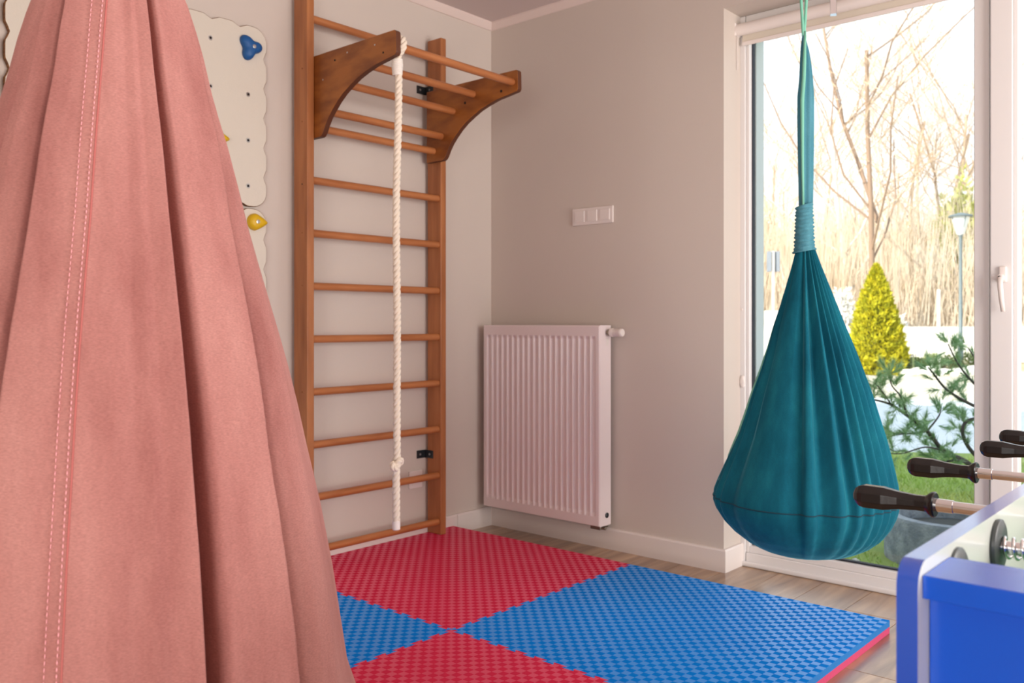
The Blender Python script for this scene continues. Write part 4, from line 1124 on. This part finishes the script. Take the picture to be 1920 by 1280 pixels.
# dense dry brush at the forest edge: thousands of upright twigs
V = []; R_ = np.random.default_rng(77)
n = 62000
d = R_.uniform(31, 52, n); px = R_.uniform(850, 2350, n); base = CAM + FWD * d[:, None] + RGT * ((px - 960) / 1649 * d)[:, None]
h = R_.uniform(1.5, 6.6, n) * (1 - .25 * R_.random(n)); z0 = GR + R_.uniform(0, .4, n) * h; w = R_.uniform(.010, .026, n)
lean = R_.normal(0, .16, (n, 2)) * h[:, None]
V = np.empty((n, 3, 3)); V[:, 0] = np.c_[base[:, 0] - RGT[0] * w, base[:, 1] - RGT[1] * w, z0]; V[:, 1] = np.c_[base[:, 0] + RGT[0] * w, base[:, 1] + RGT[1] * w, z0]; V[:, 2] = np.c_[base[:, 0] + lean[:, 0], base[:, 1] + lean[:, 1], z0 + h]
tk = tri_obj('thicket', V, M['brush'], kind='stuff'); tk['label'] = 'dense dry beige thicket at the forest edge'; tk['category'] = 'thicket'
# rising bank behind the thicket
V = []; F = []
A_ = np.array(gp(500, 58)); B_ = np.array(gp(2700, 58)); nb = 110
for i in range(nb + 1):
    q = A_ + (B_ - A_) * i / nb
    for j in range(6):
        f = j / 5; z = GR + 4.6 * math.sin(f * PI / 2) + (.5 * math.sin(i * 1.3) + .4 * math.sin(i * 3.1 + 1)) * f
        V.append((q[0] + FWD[0] * f * 6, q[1] + FWD[1] * f * 6, z))
for i in range(nb):
    for j in range(5): F.append((i * 6 + j, (i + 1) * 6 + j, (i + 1) * 6 + j + 1, i * 6 + j + 1))
mesh_obj('wooded_bank', V, F, M['brush'], smooth=True, kind='structure')

def tufts(center_fn, n, size, m, name, parent, seed, elong=1.6, leaf=False):
    """little leaf triangles scattered by center_fn(R_, n) -> (pos, normal)"""
    R_ = np.random.default_rng(seed); P, Nn = center_fn(R_, n); n = len(P)
    a = R_.normal(0, 1, (n, 3)); a /= np.linalg.norm(a, axis=1)[:, None]; b = np.cross(a, Nn + R_.normal(0, .5, (n, 3))); b /= np.linalg.norm(b, axis=1)[:, None]
    s = size * R_.uniform(.6, 1.4, n)[:, None]; up = Nn + R_.normal(0, .45, (n, 3)); up /= np.linalg.norm(up, axis=1)[:, None]
    V = np.empty((n, 3, 3)); V[:, 0] = P - b * s * .5; V[:, 1] = P + b * s * .5; V[:, 2] = P + up * s * elong
    return tri_obj(name, V, m, parent, kind='stuff')

# yellow-green thuja
th = thing('thuja', 'cone-shaped yellow-green thuja in the sunny yard', 'conifer', gp(1643, 22.6))
TH_, TR_ = 2.78, .69
def thr(z): f = z / TH_; return TR_ * (1 - f ** 1.7) ** .9 * (.86 + .14 * math.sin(min(1, f * 5) * PI / 2))
cl = np.random.default_rng(5)
def thc(R_, n):
    z = TH_ * (R_.random(n) ** 1.25); a = R_.uniform(0, 2 * PI, n)
    lump = 1 + .10 * np.sin(5 * a + 9 * z) * np.sin(11 * z + 2 * a) + .07 * np.sin(9 * a - 14 * z)
    r = np.array([thr(q) for q in z]) * lump * R_.uniform(.86, 1.04, n)
    P = np.c_[r * np.cos(a), r * np.sin(a), z]; Nn = np.c_[np.cos(a) * .7, np.sin(a) * .7, np.full(n, .9)]
    return P, Nn
tufts(thc, 16000, .055, M['thuja'], 'foliage', th, 5)
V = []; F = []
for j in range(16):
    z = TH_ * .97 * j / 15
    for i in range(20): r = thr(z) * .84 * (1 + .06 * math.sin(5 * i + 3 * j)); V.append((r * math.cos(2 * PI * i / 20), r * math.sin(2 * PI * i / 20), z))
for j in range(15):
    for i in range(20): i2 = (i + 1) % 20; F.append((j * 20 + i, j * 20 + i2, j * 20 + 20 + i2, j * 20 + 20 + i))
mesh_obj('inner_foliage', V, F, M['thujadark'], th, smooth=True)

def bush(name, label, px, d, w, h, m, seed, n=2500, size=.07, cat='shrub', z0=0, grp=None):
    t = thing(name, label, cat, tuple(np.array(gp(px, d)) + np.array([0, 0, z0])), group=grp)
    def fn(R_, n):
        v = R_.normal(0, 1, (n, 3)); v /= np.linalg.norm(v, axis=1)[:, None]; v[:, 2] = np.abs(v[:, 2])
        k = 1 + .16 * np.sin(7 * v[:, 0] + seed) * np.sin(6 * v[:, 1] + 5 * v[:, 2]); rr = R_.uniform(.55, 1.05, n) ** .5 * k
        return np.c_[v[:, 0] * w * rr, v[:, 1] * w * rr, v[:, 2] * h * rr], v
    tufts(fn, n, size, m, 'leaves', t, seed)
    A = TB(); R_ = np.random.default_rng(seed)
    for k in range(9):
        a = R_.uniform(0, 2 * PI); A.seg(np.array([0, 0, 0.]), np.array([math.cos(a) * w * .6, math.sin(a) * w * .6, h * R_.uniform(.5, .85)]), .03 * h / 2 + .006, .006, 5)
    mesh_obj('stems', A.V, A.F, M['darkbark'], t, smooth=True)
    return t
bush('evergreen_tree', 'yellow-green leafy tree behind the street lamp', 1800, 34, 1.25, 6.3, M['leaf'], 4, 5200, .15, 'tree')
bush('evergreen_tree', 'brown-leaved tree at the far left of the pane', 1436, 38, .75, 6.2, M['brownleaf'], 6, 2000, .13, 'tree')
bush('shrub', 'brown-leaved shrub low behind the street lamp foot', 1718, 36, 1.0, 5.0, M['brownleaf'], 7, 2200, .13)
bush('shrub', 'white flowering shrub left of the thuja', 1580, 30, .45, 2.4, M['whitewall'], 8, 1500, .10)
bush('shrub', 'small pale shrub right of the thuja top', 1690, 31, .30, 1.5, M['whitewall'], 9, 700, .08)
for i, (px, d, w, h) in enumerate(((1722, 24, .30, .34), (1748, 24.5, .34, .42), (1776, 24, .30, .38), (1812, 24.6, .38, .45), (1850, 24.3, .4, .4))):
    bush('low_shrub', ['small green shrub nearest the thuja in the sunny border', 'green border shrub left of the thin white post', 'green border shrub right of the thin white post', 'green border shrub by the lamp post foot', 'green border shrub hidden at the window post'][i], px, d, w, h, M['hedge'], 20 + i, 700, .05, 'shrub', grp='small shrubs in the sunny border')
# pale boulders edging the border
def rock(loc, s, seed, label):
    R_ = np.random.default_rng(seed); bm = bmesh.new(); bmesh.ops.create_icosphere(bm, subdivisions=2, radius=1)
    for v in bm.verts:
        k = 1 + .18 * math.sin(3 * v.co.x + seed) * math.cos(4 * v.co.y + seed) + R_.normal(0, .03); v.co = Vector((v.co.x * s * 1.4 * k, v.co.y * s * k, v.co.z * s * .75 * k))
    o = bm_obj('boulder', bm, M['whitewall'], smooth=True); o.location = (loc[0], loc[1], GR + s * .45); tag(o, label, 'rock', 'pale boulders edging the yard')
for i, px in enumerate((1702, 1722, 1745, 1772, 1798, 1824)):
    rock(gp(px, 21.8 + .3 * (i % 2)), .14 + .03 * (i % 3), 30 + i, 'pale boulder edging the sunny yard, %s of the row right of the thuja' % ['first', 'second', 'third', 'fourth', 'fifth', 'last'][i])

# low white wall beyond the border
def far_box(name, px0, px1, d, z0, z1, th_, m, parent=None):
    a = np.array(gp(px0, d)); b = np.array(gp(px1, d)); V = []
    for q in (a, b, b + FWD * th_, a + FWD * th_):
        V.append((q[0], q[1], z0))
    for q in (a, b, b + FWD * th_, a + FWD * th_): V.append((q[0], q[1], z1))
    return mesh_obj(name, V, [(0, 3, 2, 1), (4, 5, 6, 7), (0, 1, 5, 4), (1, 2, 6, 5), (2, 3, 7, 6), (3, 0, 4, 7)], m, parent)
o = far_box('low_wall', 800, 2500, 29, GR, .93, .25, M['whitewall']); tag(o, 'long low white garden wall behind the yard', 'wall')
# wire basket beside the thuja
wbk = thing('wire_crate', 'dark wire mesh crate on the ground right of the thuja', 'crate', gp(1699, 23.3))
bm = bmesh.new()
for k in range(7):
    for y_ in (-.16, .16): bx(bm, (-.20 + k * .064, y_, 0), (-.188 + k * .064, y_ + .012, .5))
for k in range(6):
    for y_ in (-.16, .16): bx(bm, (-.20, y_, .09 * k), (.196, y_ + .012, .09 * k + .012))
bm_obj('wire_mesh', bm, M['steel'], wbk, kind='stuff')
bm = bmesh.new(); bx(bm, (-.18, -.13, 0), (.18, .13, .40)); bm_obj('crate_filling', bm, M['hedge'], wbk, bevel=.03)

# street lamp
lm = thing('street_lamp', 'grey street lamp with a conical lantern head in the garden', 'lamp', gp(1801, 24.5))
hz = 4.15
lathe('pole', (0, 0, 0), (0, 0, 1), [(0, .075), (.8, .072), (.85, .050), (hz - .45, .042), (hz - .44, .06), (hz - .40, .06)], M['lampmetal'], lm, 16)
lathe('lantern_glass', (0, 0, hz - .40), (0, 0, 1), [(0, .07), (.04, .11), (.50, .235)], M['lampglass'], lm, 20)
lathe('lantern_cap', (0, 0, hz + .10), (0, 0, 1), [(0, .31), (.03, .32), (.06, .28), (.12, .06), (.13, .0)], M['lampmetal'], lm, 24)
for k in range(4):
    a = PI / 4 + k * PI / 2; tube('lantern_rib', [(.075 * math.cos(a), .075 * math.sin(a), hz - .40), (.24 * math.cos(a), .24 * math.sin(a), hz + .10)], .012, M['lampmetal'], lm, n=6)
# road sign seen from behind, thin white post
sg = thing('road_sign', 'pair of grey road sign plates on a white post seen far left', 'sign', gp(1450, 30))
cyl('pole', (0, 0, 0), (0, 0, 3.75), .045, M['whitewall'], sg, 12)
for s in (-1, 1):
    q = RGT * (.14 * s)
    box('sign_plate', (q[0] - .09, q[1] - .09 * 0 - .015, 3.05), (q[0] + .09, q[1] + .015, 3.75), M['signback'], sg, bevel=.01)
bxs = far_box('utility_box', 1440, 1466, 28.2, GR, 1.45, .4, M['whitewall']); tag(bxs, 'small white utility cabinet below the road sign', 'cabinet')
wp_ = cyl('marker_post', gp(1760, 21), tuple(np.array(gp(1760, 21)) + np.array([0, 0, 2.1])), .035, M['whitewall'], None, 10); tag(wp_, 'thin white post standing in the sunny yard left of the lamp', 'post')

# --- pine branches close to the window
pn = thing('pine_shrub', 'sprawling green pine with crooked bare branches outside the window', 'pine', gp(1850, 6.6))
def pw(x, y, d): return CAM + FWD * d + RGT * ((x - 960) / 1649 * d) + np.array([0, 0, (605 - y) / 1649 * d])
root_p = np.array(pn.location)
br = [  # picture-independent world polylines, noted as (bearing px, height px, distance)
    ([(1850, 905, 6.6), (1815, 868, 6.5), (1770, 845, 6.4), (1738, 808, 6.3), (1700, 778, 6.2), (1668, 757, 6.1), (1632, 748, 6.0)], .022, .006),
    ([(1862, 880, 6.7), (1822, 846, 6.7), (1805, 812, 6.6), (1812, 790, 6.6), (1838, 786, 6.6), (1856, 810, 6.7)], .017, .008),
    ([(1738, 808, 6.3), (1712, 812, 6.2), (1680, 815, 6.1), (1645, 826, 6.0)], .008, .003),
    ([(1770, 845, 6.4), (1735, 838, 6.2), (1690, 850, 6.1), (1655, 848, 6.0)], .007, .003),
    ([(1850, 770, 6.5), (1815, 755, 6.4), (1775, 730, 6.3), (1750, 700, 6.2), (1740, 688, 6.2)], .014, .004),
    ([(1850, 740, 6.5), (1820, 712, 6.4), (1795, 680, 6.3), (1778, 645, 6.2)], .011, .004),
    ([(1862, 705, 6.5), (1835, 680, 6.4), (1815, 652, 6.3)], .010, .004),
    ([(1700, 778, 6.2), (1690, 745, 6.1), (1672, 722, 6.0), (1668, 700, 6.0)], .008, .003),
    ([(1815, 868, 6.5), (1790, 862, 6.4), (1765, 868, 6.4), (1748, 858, 6.4)], .012, .006),
    ([(1880, 960, 6.6), (1866, 900, 6.7), (1868, 820, 6.7), (1866, 720, 6.6), (1874, 640, 6.6), (1866, 600, 6.6), (1872, 560, 6.6)], .045, .006),
    ([(1738, 808, 6.3), (1760, 780, 6.3), (1765, 760, 6.3)], .008, .003),
    ([(1670, 757, 6.1), (1655, 735, 6.0), (1640, 718, 5.9)], .006, .003),
]
nd = []
for pts, r0, r1 in br:
    P = [pw(*p) - root_p for p in pts]
    Q = []
    for i in range(len(P) - 1):
        p0 = P[max(0, i - 1)]; p1 = P[i]; p2 = P[i + 1]; p3 = P[min(len(P) - 1, i + 2)]
        for t in np.linspace(0, 1, 6, endpoint=False):
            Q.append(.5 * ((2 * p1) + (-p0 + p2) * t + (2 * p0 - 5 * p1 + 4 * p2 - p3) * t * t + (-p0 + 3 * p1 - 3 * p2 + p3) * t ** 3))
    Q.append(P[-1]); rr = np.linspace(r0, r1, len(Q))
    tube('branch', [tuple(q) for q in Q], list(rr), M['pinebark'], pn, n=7)
    if r0 < .03:
        for i in range(len(Q) // 4, len(Q), 2): nd.append((Q[i], Q[min(i + 1, len(Q) - 1)] - Q[i - 1]))
R_ = np.random.default_rng(8); V = []
for q, t in nd:
    t = t / (np.linalg.norm(t) + 1e-9)
    for c in range(3):
        if R_.random() < .12: continue
        ax = t * .5 + R_.normal(0, .6, 3) + np.array([0, 0, .35]); ax /= np.linalg.norm(ax); o_ = q + ax * R_.uniform(.0, .07)
        for k in range(60):
            dv = ax + R_.normal(0, .42, 3); dv /= np.linalg.norm(dv); s_ = o_ + ax * R_.uniform(0, .07); sd_ = np.cross(dv, R_.normal(0, 1, 3)); sd_ /= np.linalg.norm(sd_)
            V.append([s_ - sd_ * .0020, s_ + sd_ * .0020, s_ + dv * R_.uniform(.045, .08)])
tri_obj('needles', np.array(V), M['needle'], pn, kind='stuff')
